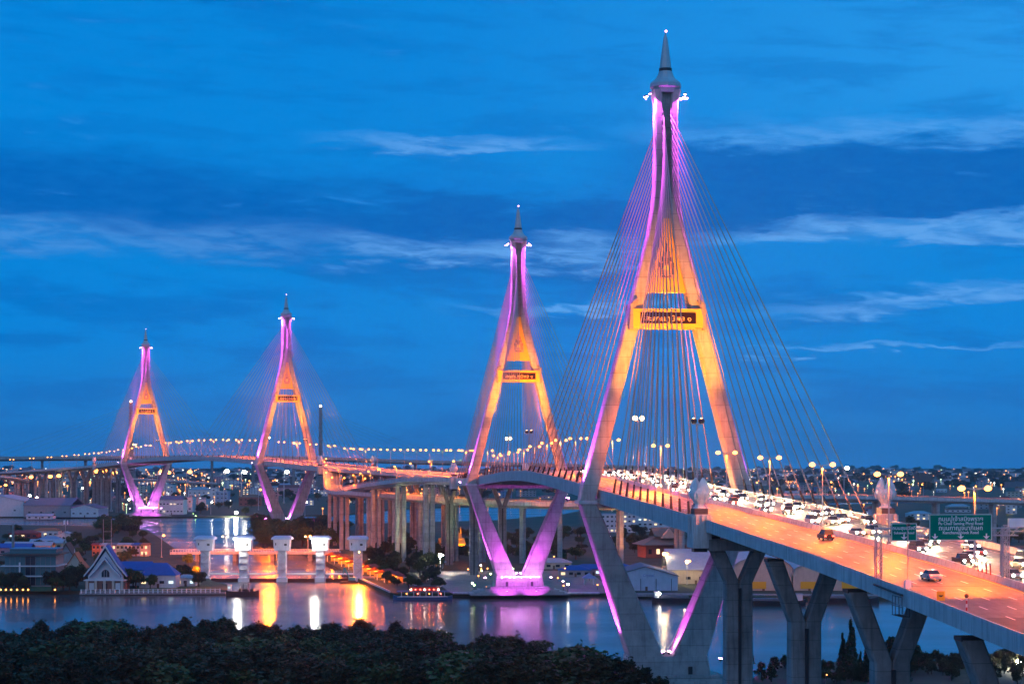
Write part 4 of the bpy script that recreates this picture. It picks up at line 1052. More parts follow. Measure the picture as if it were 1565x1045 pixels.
# ------------------------------------------------------------------ buildings
def P(n, c, **k): return mat(n, c, **({'rough': .8, 'vary': .1, 'scale': .4, 'streak': .12} | k))
W_WHITE, W_CREAM, W_GREY, W_PINK, W_BLUE, W_GREEN, W_BRICK, W_YEL = P('wall_white', (.62, .62, .62)), P('wall_cream', (.5, .44, .34)), P('wall_grey', (.3, .3, .31)), P('wall_pink', (.5, .26, .28)), P('wall_blue', (.2, .28, .42)), P('wall_green', (.26, .4, .28)), P('wall_brick', (.25, .11, .08)), P('wall_yellow', (.55, .42, .12))
R_BLUE, R_RED, R_GREY, R_BROWN, R_TIN, R_ORANGE = P('roof_blue', (.03, .10, .34)), P('roof_red', (.26, .05, .04)), P('roof_grey', (.16, .16, .18)), P('roof_brown', (.13, .08, .06)), P('roof_tin', (.34, .36, .4), rough=.5), P('roof_orange', (.38, .14, .06))
WDARK = mat('window_glass', (.015, .025, .04), .15)
UWIN = {}
def win_mesh(key):
    if key not in UWIN: UWIN[key] = MB().box(0, 0, 0, 1, .14, 1).mesh('window', {'d': WDARK, 'w': G_WIN, 'c': G_WINC}[key])
    return UWIN[key]
UFRAME = MB().box(0, 0, 0, 1, .1, 1).mesh('frame', W_WHITE)
def roof_part(o, w, d, h, rt, rh, m, ov=.6, name='roof'):
    mb = MB(); a, b = w / 2 + ov, d / 2 + ov
    if rt == 'flat':
        mb.box(0, 0, h, w + .3, d + .3, .45); r = mb.build(name, m, o); MB().box(w * .2, 0, h + .45, w * .22, d * .3, 2.0).build('roof_tank', W_GREY, r); return r
    if rt == 'gable_y':   # ridge along y, gable faces the river
        mb.prism_y([(-a, h - .15), (0, h + rh), (a, h - .15), (a, h + .15), (0, h + rh + .35), (-a, h + .15)][::-1], -b, b)
    elif rt == 'gable_x':
        mb = prism_x([(-b, h - .15), (0, h + rh), (b, h - .15), (b, h + .15), (0, h + rh + .35), (-b, h + .15)][::-1], -a, a)
    elif rt == 'hip':
        k = min(d, w) * .42; rx, ry = max(w / 2 - k, .1), max(d / 2 - k, .1)
        mb.loft([[(-a, -b, h), (a, -b, h), (a, b, h), (-a, b, h)], [(-rx, -ry, h + rh), (rx, -ry, h + rh), (rx, ry, h + rh), (-rx, ry, h + rh)]])
    elif rt == 'arch':
        pts = [(-a * math.cos(math.pi * k / 12), h + rh * math.sin(math.pi * k / 12)) for k in range(13)]
        mb.prism_y((pts + [(p[0] * .985, p[1] - .35) for p in pts[::-1]])[::-1], -b, b)
    return mb.build(name, m, o)
def house(name, label, cat, x, y, w, d, h, wall, roof, rt='gable_x', rh=2.5, floors=1, cols=3, lit=.3, group=None, rz=0.0, z=1.5, door=True, rr=random.Random(3), frames=False, wy=1.3):
    o = empty(name, (x, y, z), rz, label, cat, group)
    wb = MB().box(0, 0, 0, w, d, h)
    if rt == 'gable_y':
        for s in (-1, 1): wb.prism_y([(-w / 2, h), (w / 2, h), (0, h + rh)], s * d / 2 - .1 * (s > 0) - 0.0, s * d / 2 + .1 * (s < 0))
    if rt == 'arch':
        pts = [(w / 2 * math.cos(math.pi * k / 12), h + (rh - .35) * math.sin(math.pi * k / 12)) for k in range(13)]; wb.prism_y(pts, -d / 2 + .02, -d / 2 + .3)
    wb.build('wall', wall, o)
    roof_part(o, w, d, h, rt, rh, roof)
    fh = h / floors
    for f in range(floors):
        for c in range(cols):
            k = rr.random(); key = 'w' if k < lit * .7 else 'c' if k < lit else 'd'
            ww = min(w / cols * .5, 2.2)
            wx = -w / 2 + w * (c + .5) / cols
            q = inst(win_mesh(key), 'window', o, (wx, -d / 2 - .02, fh * f + fh * .36), 0, (ww, 1, min(wy, fh * .45)))
            if frames: inst(UFRAME, 'window_sill', q, (0, -.06, -.08), 0, (1.15, 1, .1))
    if door: MB().box(w * .02, -d / 2 - .05, .02, 1.1, .14, 2.1).build('door', R_BROWN, o)
    return o

# glass fronted building on the left point
bY = 902.0
def X(u, Y=bY): return at(u, Y)
gb = empty('glass_building', (X(53), bY, 1.6), 0, 'three storey glass fronted building with flat roofs and a tall white post', 'building')
TEAL = mat('teal_glass', (.05, .15, .17), .2)
w = 24.0
MB().box(0, 0, 0, w, 16, 15.0).build('core', W_GREY, gb)
for k, (z0, z1) in enumerate(((.6, 4.6), (5.4, 9.3), (10.0, 14.2))):
    for c in range(10):
        MB().box(-w / 2 + w * (c + .5) / 10, -8.1, z0, w / 10 - .18, .2, z1 - z0).build('glass_panel', TEAL if c not in (4, 5) else WDARK, gb)
for z, e in ((4.7, 1.5), (9.5, 3.0), (15.0, 5.0)): MB().box(0, -.8, z, w + e, 18 + e * .3, .5).build('floor_slab', W_WHITE if z < 15 else R_BROWN, gb)
MB().box(.5, 1, 15.5, w - 2, 12, 2.0).build('penthouse', TEAL, gb); MB().box(.5, 1, 17.5, w - 1, 13, .35).build('roof', W_BLUE, gb)
MB().box(-4.6, -9.6, 0, .7, .7, 11.5).build('post', WHITE, gb)
# gabled white chapel with blue roof
cY = 872.0
ch = empty('gabled_house', (X(163, cY), cY, 1.6), 0, 'white steep gabled house with blue tiered roof and arched window on the waterfront', 'house')
MB().box(0, 2, 0, 18, 12, 4.4).build('porch_wall', W_BRICK, ch)
for k in range(5):
    MB().box(-8 + 4 * k, -4.4, 0, 1.1, 1.1, 4.4).build('porch_column', W_CREAM, ch)
for x in (-6, 6): MB().box(x, -4.12, .4, 2.2, .12, 3.0).build('porch_window', W_WHITE, ch)
MB().box(0, -4.12, .02, 2.4, .14, 3.2).build('door', WDARK, ch)
MB().box(0, -1.2, 4.4, 19, 7.2, .5).build('cornice', W_WHITE, ch)
MB().prism_y([(-8, 4.9), (8, 4.9), (8, 6.6), (0, 18.0), (-8, 6.6)], -2.4, 6).build('gable_wall', W_WHITE, ch)
for (y0, y1, a, zb, zt, nm) in ((-3.2, 7, 9.8, 6.2, 19.6, 'upper'), (-4.6, -2.3, 7.2, 6.0, 14.2, 'lower')):
    for s in (-1, 1):
        MB().prism_y([(0, zt), (s * a * .55, zt - (zt - zb) * .62), (s * a, zb), (s * a, zb + .5), (s * a * .55, zt - (zt - zb) * .62 + .8), (0, zt + .9)][::s], y0, y1).build('roof_slope', R_BLUE, ch)
        MB().prism_y([(0, zt - .1), (s * a * .55, zt - (zt - zb) * .62 - .1), (s * a, zb - .1), (s * a, zb + .75), (s * a * .55, zt - (zt - zb) * .62 + 1.0), (0, zt + 1.15)][::s], y0 - .3, y0 - .02).build('bargeboard', W_WHITE, ch)
MB().prism_y([(-1.8, 6.0), (1.8, 6.0), (1.8, 8.0), (1.2, 9.0), (0, 9.5), (-1.2, 9.0), (-1.8, 8.0)], -2.55, -2.42).build('arched_window', WDARK, ch)
for x in (-.6, .6): MB().box(x, -2.6, 6, .12, .1, 3).build('mullion', W_WHITE, ch)
house('hall', 'long white hall with a bright blue roof behind the gabled house', 'house', X(190, 905), 905, 26, 10, 7.5, W_WHITE, R_BLUE, 'gable_x', 3.6, 1, 5, .0)
house('hipped_house', 'white house with a broad blue hipped roof behind round trees', 'house', X(244, 890), 890, 17, 12, 6, W_WHITE, R_BLUE, 'hip', 5.5, 1, 4, .3)
house('small_house', 'small white house with a lit side window near the floodgate', 'house', X(285, 900), 900, 9, 7, 4, W_WHITE, R_TIN, 'hip', 1.5, 1, 3, .6)
for k, (u, Y, s, lab) in enumerate(((117, 960, 1.0, 'small temple with steep orange gable behind the glass building'), (104, 1010, 1.2, 'small temple with dark gabled roof and white trim beside the aerial mast'))):
    o = empty('temple', (at(u, Y), Y, 1.6), 0, lab, 'temple', None, s)
    MB().box(0, 0, 0, 8, 8, 5.5).build('wall', R_RED if k == 0 else W_GREY, o)
    MB().prism_y([(-4.6, 5.3), (4.6, 5.3), (0, 12)], -4.2, 4.2).build('gable', W_CREAM if k == 0 else W_GREY, o)
    for sg in (-1, 1):
        MB().prism_y([(0, 12.2), (sg * 2.6, 8.2), (sg * 5.6, 5.0), (sg * 5.6, 5.5), (sg * 2.6, 8.8), (0, 13.2)][::sg], -4.8, 4.8).build('roof_slope', R_ORANGE if k == 0 else R_BROWN, o)
    MB().revolve([(.25, 12.8), (.05, 15)], 6, (0, -4.5, 0)).build('roof_finial', W_WHITE, o)
# colourful townhouses
tY = 1180.0
for k, (wm, nm, lit) in enumerate(((R_ORANGE, 'orange', .5), (W_PINK, 'pink', 0), (P('wall_mauve', (.33, .25, .4)), 'mauve', .2), (W_GREEN, 'green', 0), (P('wall_ivory', (.6, .55, .45)), 'ivory', 0), (W_BLUE, 'blue', 0.1), (W_CREAM, 'cream', .9))):
    u = 149 + 12.2 * k
    h = house('townhouse', f'{nm} two storey townhouse in the coloured waterfront row', 'house', at(u, tY), tY, 4.85, 9, 7.0, wm, [R_RED, R_TIN, R_GREY, R_TIN, R_TIN, R_BLUE, R_ORANGE][k], 'gable_x', .9, 2, 2, lit, 'coloured townhouse row', rr=random.Random(k + 5), frames=True, wy=1.8)
# low roofs along the point
lr = random.Random(21)
for k, (u, v, w, lab, wm, rm, rt, h) in enumerate(((8, 848, 34, 'long low shed with a striped red and cream front', W_PINK, R_BLUE, 'gable_x', 5), (45, 845, 30, 'long low shed with a red and yellow awning', W_YEL, R_TIN, 'gable_x', 5), (73, 838, 22, 'low teal roofed workshop behind the glass building', W_GREEN, R_TIN, 'gable_x', 4), (38, 822, 22, 'dark red roofed house on the point', R_RED, R_RED, 'hip', 4), (72, 820, 20, 'house with orange brown hipped roof on the point', W_WHITE, R_ORANGE, 'hip', 5), (77, 832, 16, 'house with dark blue hipped roof under the aerial mast', W_WHITE, W_BLUE, 'hip', 4), (100, 825, 14, 'pale house with a tin roof on the point', W_WHITE, R_TIN, 'gable_y', 4))):
    x, y = gp(u, v, 1.6); house('shed' if k < 3 else 'house', lab, 'shed' if k < 3 else 'house', x, y, w, 12, h, wm, rm, rt, 2.2, 1, 5, .25, 'low buildings on the point', rr=lr)
# far bank sheds on the left
def shed_at(u0, u1, v, htop, lab, wm, rm, rt, Yd=30, rh=4, cols=4, lit=.0, name='warehouse', group=None, floors=1):
    um = (u0 + u1) / 2; x, y = gp(um, v, 1.4); w = (u1 - u0) / FPX * y
    h = (v - htop) / FPX * y - (0 if rt == 'flat' else rh)
    return house(name, lab, 'warehouse' if name == 'warehouse' else 'building', x, y + Yd / 2, w, Yd, max(h, 3), wm, rm, rt, rh, floors, cols, lit, group, z=1.4, rr=lr)
shed_at(-45, 36, 789, 757, 'big pale gabled warehouse at the water beneath the far approach', W_WHITE, R_TIN, 'gable_y', 60, 6, 3)
shed_at(36, 108, 790, 762, 'long dark warehouse roof between pale warehouses', W_GREY, R_GREY, 'gable_x', 60, 7, 4)
shed_at(107, 150, 790, 771, 'pale gabled warehouse with a dark roof below the far piers', W_WHITE, R_GREY, 'gable_y', 50, 4, 4)
shed_at(40, 80, 793, 786, 'low white riverside store', W_WHITE, R_TIN, 'gable_x', 15, 2, 4)
# far bank right of last pylon
for u0, u1, v, t, lab, wm, rm, rt, fl, cols, lit in (
    (243, 280, 786, 758, 'long dark roofed terrace with pale windows on the far bank', W_WHITE, R_GREY, 'gable_x', 2, 7, .3),
    (278, 294, 782, 760, 'plain white gable end block beside the trees on the far bank', W_WHITE, R_TIN, 'flat', 2, 2, 0),
    (303, 315, 776, 763, 'small white house with dark veranda on the far bank', W_WHITE, R_TIN, 'flat', 1, 2, 0),
    (287, 322, 765, 744, 'white many gabled hall on the far bank', W_WHITE, R_TIN, 'hip', 2, 5, .2),
    (322, 331, 768, 746, 'white square tower block on the far bank', W_WHITE, R_TIN, 'flat', 4, 1, 0),
    (330, 348, 770, 751, 'pale blue building beside the white tower', W_BLUE, R_TIN, 'flat', 3, 3, .3),
    (245, 265, 760, 741, 'white stepped building behind the long terrace', W_WHITE, R_TIN, 'flat', 3, 4, .2),
    (320, 347, 735, 722, 'grey office block far across the river', W_GREY, R_GREY, 'flat', 3, 5, .4),
    (365, 400, 773, 755, 'brown stepped building beside the river lamp', W_BRICK, R_BROWN, 'hip', 2, 5, .1),
    (383, 402, 752, 745, 'small red building under the far bridge', R_RED, R_RED, 'flat', 1, 3, .4),
    (425, 455, 757, 741, 'low red roofed market under the far bridge', W_PINK, R_RED, 'gable_x', 1, 5, .5)):
    shed_at(u0, u1, v, t, lab, wm, rm, rt, 25, 4, cols, lit, 'building', floors=fl)
# right bank: sheds, hall, arched warehouses
s = shed_at(936, 1036, 903, 866, 'white gabled shed with pale blue lettering and a dark roof on the wharf', P('wall_paleblue', (.45, .52, .6)), R_GREY, 'gable_y', 34, 4.2, 0)
put_text(text_mesh('Crystal', 1.9, mat('faded_blue_paint', (.12, .25, .5), .6), .03), 'wall_lettering', s, (1.5, -17.2, 7.2), 5.0)
for k in range(4): MB().box(-9 + 7 * k, -17.06, .1, .25, .12, 5.6).build('wall_post', DARK, s)
shed_at(1022, 1102, 893, 842, 'large grey metal warehouse with a sloping roof behind the wharf', W_CREAM, R_TIN, 'gable_x', 40, 9, 4, .1)
for u0, u1, lab in ((1118, 1212, 'arched cream warehouse with a yellow banner behind the piers'), (1210, 1262, 'smaller arched cream warehouse next to the bannered one'), (1268, 1330, 'arched warehouse with a yellow door beside a tree')):
    s = shed_at(u0, u1, 903, 850 if u0 < 1200 else 862, lab, W_CREAM, R_TIN, 'arch', 50, 7.0 if u0 < 1200 else 5, 0)
    MB().box((u0 < 1200) * -2, -25.2, 1.2, 7.5, .2, 3.2).build('banner', YEL, s)
x, y = gp(1020, 853, 1.6)
hl = empty('tiered_hall', (x, y + 15, 1.6), .2, 'brown Thai style hall with a tiered green grey roof behind the wharf lamps', 'hall')
MB().box(0, 0, 0, 30, 20, 8).build('wall', W_BRICK, hl)
roof_part(hl, 33, 23, 8, 'hip', 5, P('roof_greengrey', (.12, .15, .13)), 1.5); roof_part(hl, 16, 12, 13, 'gable_x', 5, P('roof_greengrey', (.12, .15, .13)), 1.0, 'upper_roof')
MB().prism_y([(-5, 12), (5, 12), (0, 18)], -9.0, -6).build('gable', W_CREAM, hl)
for k in range(6): inst(win_mesh('w' if k % 2 else 'd'), 'window', hl, (-12.5 + 5 * k, -10.05, 2.5), 0, (2, 1, 3))
for u0, u1, v, t, lab, fl, cols in ((912, 972, 814, 786, 'long white and blue banded office block behind the near pylon leg', 4, 9), (958, 1030, 812, 783, 'grey and white office terraces beyond the tiered hall', 4, 9)):
    s = shed_at(u0, u1, v, t, lab, W_WHITE, R_TIN, 'flat', 20, 3, cols, .15, 'building', floors=fl)
for u, v, w, lab, wm, rm in ((878, 880, 16, 'blue tin roofed shed beside the second pylon', W_GREY, R_BLUE), (905, 878, 22, 'long shed with dark blue roof behind the pink wall', W_PINK, R_BLUE), (935, 874, 18, 'dark blue roofed store beside the wharf shed', W_BRICK, R_BLUE), (845, 868, 20, 'white awning roof over the riverside market', W_CREAM, R_TIN)):
    x, y = gp(u, v, 1.7); house('shed', lab, 'shed', x, y, w, 14, 3.6, wm, rm, 'hip', 2.2, 1, 4, .4, rr=lr)
x, y = gp(660, 868, 1.7)
o = empty('pavilion', (x, y, 1.7), 0, 'open pavilion with a pale blue tent roof lit from inside', 'pavilion')
for a in (-6, 6):
    for b in (-4, 4): MB().tube((a, b, 0), (a, b, 3.4), .15).build('post', WHITE, o)
MB().loft([[(-8, -5.5, 3.4), (8, -5.5, 3.4), (8, 5.5, 3.4), (-8, 5.5, 3.4)], [(-3, -1, 6), (3, -1, 6), (3, 1, 6), (-3, 1, 6)]]).build('roof', mat('tent_blue', (.3, .42, .5), .7), o)
x, y = gp(900, 893, 1.7)
o = empty('gazebo', (x, y, 1.7), 0, 'small white gazebo with a blue pyramid roof on the river lawn', 'gazebo')
for a in (-2.2, 2.2):
    for b in (-2.2, 2.2): MB().box(a, b, 0, .4, .4, 3.2).build('post', WHITE, o)
MB().loft([[(-3.4, -3.4, 3.2), (3.4, -3.4, 3.2), (3.4, 3.4, 3.2), (-3.4, 3.4, 3.2)], [(-.1, -.1, 5.6), (.1, -.1, 5.6), (.1, .1, 5.6), (-.1, .1, 5.6)]]).build('roof', W_BLUE, o)
# red roofed arcade along the canal wall
arc = None
for k in range(9):
    t = k / 8.0; u, v = 503 + t * 88, 858 + t * 33; x, y = gp(u, v, 1.7)
    if arc is None:
        arc = empty('arcade_stall', (0, 0, 0), 0, 'red roofed arcade stall glowing orange along the canal wall', 'stall', 'arcade stalls along the canal')
        MB().box(0, 2, 0, 8.6, .2, 3.4).build('back_wall', W_YEL, arc)
        for a in (-4, 4): MB().box(a, -2, 0, .3, .3, 3.2).build('post', W_WHITE, arc)
        roof_part(arc, 8.6, 6, 3.4, 'gable_y', 1.9, R_RED, .4)
        MB().box(0, 0, 3.0, 6, .3, .15).build('lamp_tube', glow('stall_lamp', (1, .4, .05), 8), arc)
        l = bpy.data.lights.new('stall_light', 'POINT'); l.energy = 2600; l.color = SODL; l.shadow_soft_size = .5
        q = bpy.data.objects.new('stall_light', l); COL.objects.link(q); q.parent = arc; q.location = (0, -2.6, 2.6)
    put(arc, k == 0, (x + 3, y + 4, 1.7), -.55)
# canal and quay walls
def wall_line(name, pts, h, th, m, label, cat, z=1.6):
    mb = MB()
    for a, b in zip(pts, pts[1:]):
        a, b = Vector((*a, z)), Vector((*b, z)); dv = b - a; mb.box((a.x + b.x) / 2, (a.y + b.y) / 2, z, dv.length, th, h, math.atan2(dv.y, dv.x))
    return tag(mb.build(name, m), label, cat)
wall_line('flood_wall', [gp(548, 888.5), gp(596, 911)], .9, .5, CONC_L, 'pale concrete flood wall along the canal mouth', 'wall')
wall_line('boundary_wall', [gp(598, 884, 1.7), gp(640, 896, 1.7)], 3.0, .3, CONC_L, 'white boundary wall behind the canal quay', 'wall')
wall_line('river_terrace', [gp(692, 911.2), gp(916, 911.2)], .5, 5.0, CONC_L, 'pale riverside terrace in front of the second pylon', 'terrace', 1.3)
wall_line('wharf', [gp(966, 913.5), gp(1420, 916.5)], 1.2, 6.0, CONC_D, 'dark timber wharf in front of the sheds', 'wharf', .9)
wl_ = wall_line('rubble_bank', [gp(122, 909.5), gp(345, 908.5)], 1.0, 3.0, CONC_D, 'rubble stone bank below the waterfront balustrade', 'bank', .4)
def fence(pts, n, h, label, m=WHITE, pname='baluster', z=1.6, pw=.45, rail=True):
    o = empty('fence', (pts[0][0], pts[0][1], z), 0, label, 'fence'); a, b = Vector(pts[0]), Vector(pts[1])
    me = MB().box(0, 0, 0, pw, pw, h).mesh(pname, m)
    for k in range(n):
        q = (b - a) * k / (n - 1); inst(me, pname, o, (q.x, q.y, 0))
    d = b - a
    if rail:
        for zz in (h * .4, h * .82): MB().box(d.x / 2, d.y / 2, zz, d.length, pw * .3, pw * .35, math.atan2(d.y, d.x)).build('rail', m, o)
fence([gp(124, 906.5, 1.6), gp(336, 905.5, 1.6)], 30, 1.9, 'white balustrade along the lawn of the gabled house')
fence([gp(696, 907.5, 1.8), gp(866, 907.5, 1.8)], 30, 1.2, 'thin metal railing along the riverside terrace', STEEL, 'post', 1.8, .15)
fence([(at(1392, 566), 566), (at(1510, 566), 566)], 22, 2.2, 'dark metal fence along the river bank beneath the approach', DARK, 'post', 1.4, .16)
tag(MB().prism(ccw([gp(196, 903, 1.6), gp(330, 902, 1.6), gp(318, 893, 1.6), gp(215, 892, 1.6)]), 1.5, 1.64).build('lawn', mat('lawn_grass', (.05, .085, .025), .95, vary=.3, scale=.3)), kind='structure')
tag(MB().prism(ccw([gp(0, 903, 1.6), gp(92, 903, 1.6), gp(92, 896, 1.6), gp(0, 896, 1.6)]), 1.5, 1.64).build('lawn', mat('lawn_grass', (.05, .085, .025), .95)), kind='structure')
tag(MB().prism(ccw([gp(690, 906, 1.7), gp(940, 906, 1.7), gp(900, 872, 1.7), gp(640, 872, 1.7)]), 1.6, 1.76).build('plaza', PAVE), kind='structure')

# ------------------------------------------------------------------ boats
HULLB, HULLD = mat('hull_blue', (.05, .10, .22), .5), mat('hull_dark', (.03, .03, .035), .6)
def hull(mb, L, B, H, sheer=.8, z=0.0):
    st = [(-.5, .55, .9), (-.42, .85, .3), (-.2, 1, 0), (.2, 1, 0), (.38, .8, .25), (.47, .4, .8), (.5, .08, 1.2)]
    return mb.loft([[(t * L, -B / 2 * w * .75, z - .6), (t * L, B / 2 * w * .75, z - .6), (t * L, B / 2 * w, z + H + s * sheer), (t * L, -B / 2 * w, z + H + s * sheer)] for t, w, s in st])
fx, fy = gp(646, 916)
fe = empty('river_ferry', (fx, fy, 0), math.pi, 'blue and white river ferry with red lights moored at the park quay', 'boat')
hull(MB(), 26, 5.2, 1.2).build('hull', HULLB, fe)
MB().box(0, 0, 1.25, 22, 4.4, .2).build('deck', WHITE, fe)
for k in range(8):
    for y in (-2, 2): MB().box(-9.6 + 2.7 * k, y, 1.4, .14, .14, 2.2).build('post', WHITE, fe)
MB().box(0, 0, 3.6, 22.5, 5.0, .25).build('canopy', HULLB, fe); MB().box(-1.0, 0, 3.9, 13, 3.6, 1.9).build('upper_cabin', R_RED, fe); MB().box(-1, 0, 5.9, 14, 4.4, .2).build('upper_roof', HULLD, fe)
lb = MB().ball((0, 0, 0), .26, 6, 4)
for k in range(7): inst(MB().ball((0, 0, 0), .22, 6, 4).mesh('party_lamp', G_RED if k % 3 else G_WHT), 'party_lamp', fe, (-7 + 2.0 * k, 2.2, 4.6))
for k in range(4): inst(MB().ball((0, 0, 0), .25, 6, 4).mesh('deck_lamp', G_SOD if k % 2 else G_RED), 'deck_lamp', fe, (-8 + 5 * k, 2.3, 2.8))
def barge(u, v, L, label, name='barge', rz=0.0, cargo=True, lamp=True):
    x, y = gp(u, v); o = empty(name, (x, y, 0), rz, label, 'boat'); hull(MB(), L, L * .2, 2.0).build('hull', HULLD, o)
    if cargo: MB().prism_y([(-L * .32, 2.2), (L * .3, 2.2), (L * .28, 3.2), (-L * .3, 3.2)], -L * .07, L * .07).build('hold_cover', R_GREY, o)
    h = MB().box(-L * .4, 0, 2.2, L * .1, L * .13, 2.6).build('wheelhouse', W_WHITE, o); MB().box(-L * .4, 0, 4.8, L * .12, L * .15, .2).build('wheelhouse_roof', R_TIN, o)
    inst(win_mesh('c'), 'window', h, (-L * .4, -L * .067, 3.3), 0, (L * .07, 1, .9))
    if lamp: MB().ball((-L * .34, -L * .09, 4.2), .45).build('deck_lamp', G_WHT, o)
    return o
barge(1032, 921, 20, 'dark moored barge with a lit wheelhouse at the wharf'); barge(1180, 925, 28, 'large dark cargo barge moored behind the first approach pier', rz=math.pi); barge(1290, 921, 30, 'long dark cargo barge moored behind the middle approach pier', lamp=False)
dr = barge(371, 910, 15, 'dark dredging barge with gear heaped on deck before the floodgate', 'dredging_barge', 0, False, False)
m = MB(); rr_ = random.Random(2)
for k in range(16):
    a = (rr_.uniform(-4, 5), rr_.uniform(-1, 1), 2); m.tube(a, (a[0] + rr_.uniform(-1.5, 1.5), a[1], rr_.uniform(3, 5.5)), .12, .08, 5)
for k in range(7): m.box(rr_.uniform(-4, 5), rr_.uniform(-.8, .8), 2, rr_.uniform(.6, 1.6), 1, rr_.uniform(.5, 1.4))
m.build('deck_gear', DARK, dr, kind='stuff')
x, y = gp(534, 891)
ex = empty('excavator_pontoon', (x, y, 0), 0, 'turquoise excavator on a pontoon under the last gate tower', 'excavator')
TQ = mat('turquoise_paint', (.03, .3, .33), .5)
MB().box(0, 0, -.5, 9, 5, 1.4).build('pontoon', HULLD, ex); MB().box(1.2, 0, 1.5, 3.2, 2.4, 1.6).build('cab', TQ, ex); MB().box(1.2, 0, .9, 4, 2.8, .6).build('tracks', DARK, ex)
MB().poly_tube([(.2, 0, 2.6), (-1.6, 0, 6.0), (-2.6, 0, 8.0)], .32, 6).build('boom', TQ, ex); MB().poly_tube([(-2.6, 0, 8.0), (-3.2, 0, 4.2)], .22, 6).build('dipper_arm', TQ, ex); MB().box(-3.3, 0, 3.2, .8, 1.1, 1.0).build('bucket', DARK, ex)

# ------------------------------------------------------------------ lamps on the ground
GL = {k: lamp_proto('ground_lamp', False, 0, '', 'lamps of the town and park', h=9, arm=.8, gm=g, rad=.6, light=False, cat='street lamp') for k, g in (('s', G_SOD), ('w', G_WHT), ('g', G_GRN))}
glf = dict.fromkeys(GL, True)
def ground_lamp(u, v, k, label, Y=None, hv=None, sc=None):
    """u,v: where the lamp head is seen; Y its distance"""
    z = zat(v, Y); s = max((z - 1.5) / 9.0, .3)
    o = put(GL[k], glf[k], (at(u, Y), Y, 1.5), 0, label, s if sc is None else (sc, sc, s)); glf[k] = False
    return o
for (u, v, k, Y) in ((5, 741, 's', 2250), (43, 729, 's', 2300), (72, 728, 's', 2250), (85, 727, 's', 2250), (142, 720, 's', 2200), (155, 720, 's', 2200), (170, 722, 's', 2180), (43, 757, 'w', 2100), (54, 760, 'w', 2150), (110, 744, 'w', 2300), (124, 746, 'w', 2300), (195, 763, 'w', 2050), (241, 721, 's', 2350), (253, 722, 's', 2400), (285, 721, 's', 2350), (295, 819, 'g', 2010), (342, 720, 'w', 2500), (369, 721, 'w', 2500), (322, 767, 'w', 2080), (434, 721, 'w', 2600), (395, 748, 's', 2250), (466, 767, 'w', 2020), (247, 818, 's', 1160), (471, 819, 's', 1160), (612, 822, 's', 1250), (563, 855, 'w', 1040), (590, 876, 's', 965), (673, 848, 'w', 1000), (700, 820, 's', 1450), (845, 850, 's', 1050), (862, 868, 's', 960), (930, 820, 'w', 1200), (1015, 846, 's', 925), (1050, 857, 's', 905), (1290, 715, 'w', 2800), (1262, 1034, 's', 505), (975, 1033, 's', 490)):
    ground_lamp(u, v, k, {'s': 'orange sodium lamp on a single post by ', 'w': 'white lamp on a single post by ', 'g': 'green lamp by '}[k] + ('the near bank' if Y < 600 else 'the wharf and park' if Y < 1060 else 'the canal and ramps' if Y < 1900 else 'the far bank houses'), Y)
big_lamp((at(361, 2015), 2015, zat(783, 2015)), 'dazzling white lamp low over the far river bank', 60000, r=1.5)
big_lamp((at(673, 1000), 1000 - 2, zat(848, 1000)), 'dazzling white lamp over the park pavilion', 16000, r=.9)
big_lamp((at(1015, 923), 923, zat(846, 923)), 'dazzling warm wharf lamp above the white shed roof', 5000, gm=G_SODB, r=.8, col=(1, .7, .35))
big_lamp((at(1050, 903), 903, zat(858, 903)), 'dazzling warm wharf lamp beside the grey warehouse', 6000, gm=G_SODB, r=.85, col=(1, .7, .35))
big_lamp((at(1557, 545), 545, zat(1011, 545)), 'dazzling white lamp on the near bank hedge', 14000, r=.8)
for k, u in enumerate((1, 9, 17, 26, 35, 43, 84)):
    x, y = gp(u, 902, 2.2); o = empty('bollard_lamp', (x, y, 1.6), 0, 'small warm bollard lamp along the lawn edge of the glass building', 'lamp', 'bollard lamps along the lawn')
    MB().tube((0, 0, 0), (0, 0, .8), .12).build('post', DARK, o); MB().ball((0, 0, 1.0), .38).build('globe', G_SOD, o)
pr = random.Random(8)
for k in range(26):
    u, v = pr.uniform(690, 925), pr.uniform(872, 903); x, y = gp(u, v, 2.6)
    o = empty('globe_lamp', (x, y, 1.7), 0, 'small globe lamp on a short post in the riverside park', 'lamp', 'globe lamps of the riverside park')
    MB().tube((0, 0, 0), (0, 0, 2.2), .08).build('post', DARK, o); MB().ball((0, 0, 2.4), .3).build('globe', pr.choice([G_WHT, G_SOD, G_SOD, G_GRN]), o)
for u in (770, 820, 868):
    x, y = gp(u, 903, 2.6); o = empty('globe_lamp', (x, y, 1.9), 0, 'white globe lamp on the terrace before the second pylon', 'lamp', 'white globe lamps on the terrace')
    MB().tube((0, 0, 0), (0, 0, 3.6), .09).build('post', DARK, o); MB().ball((0, 0, 3.8), .4).build('globe', G_WHT, o)
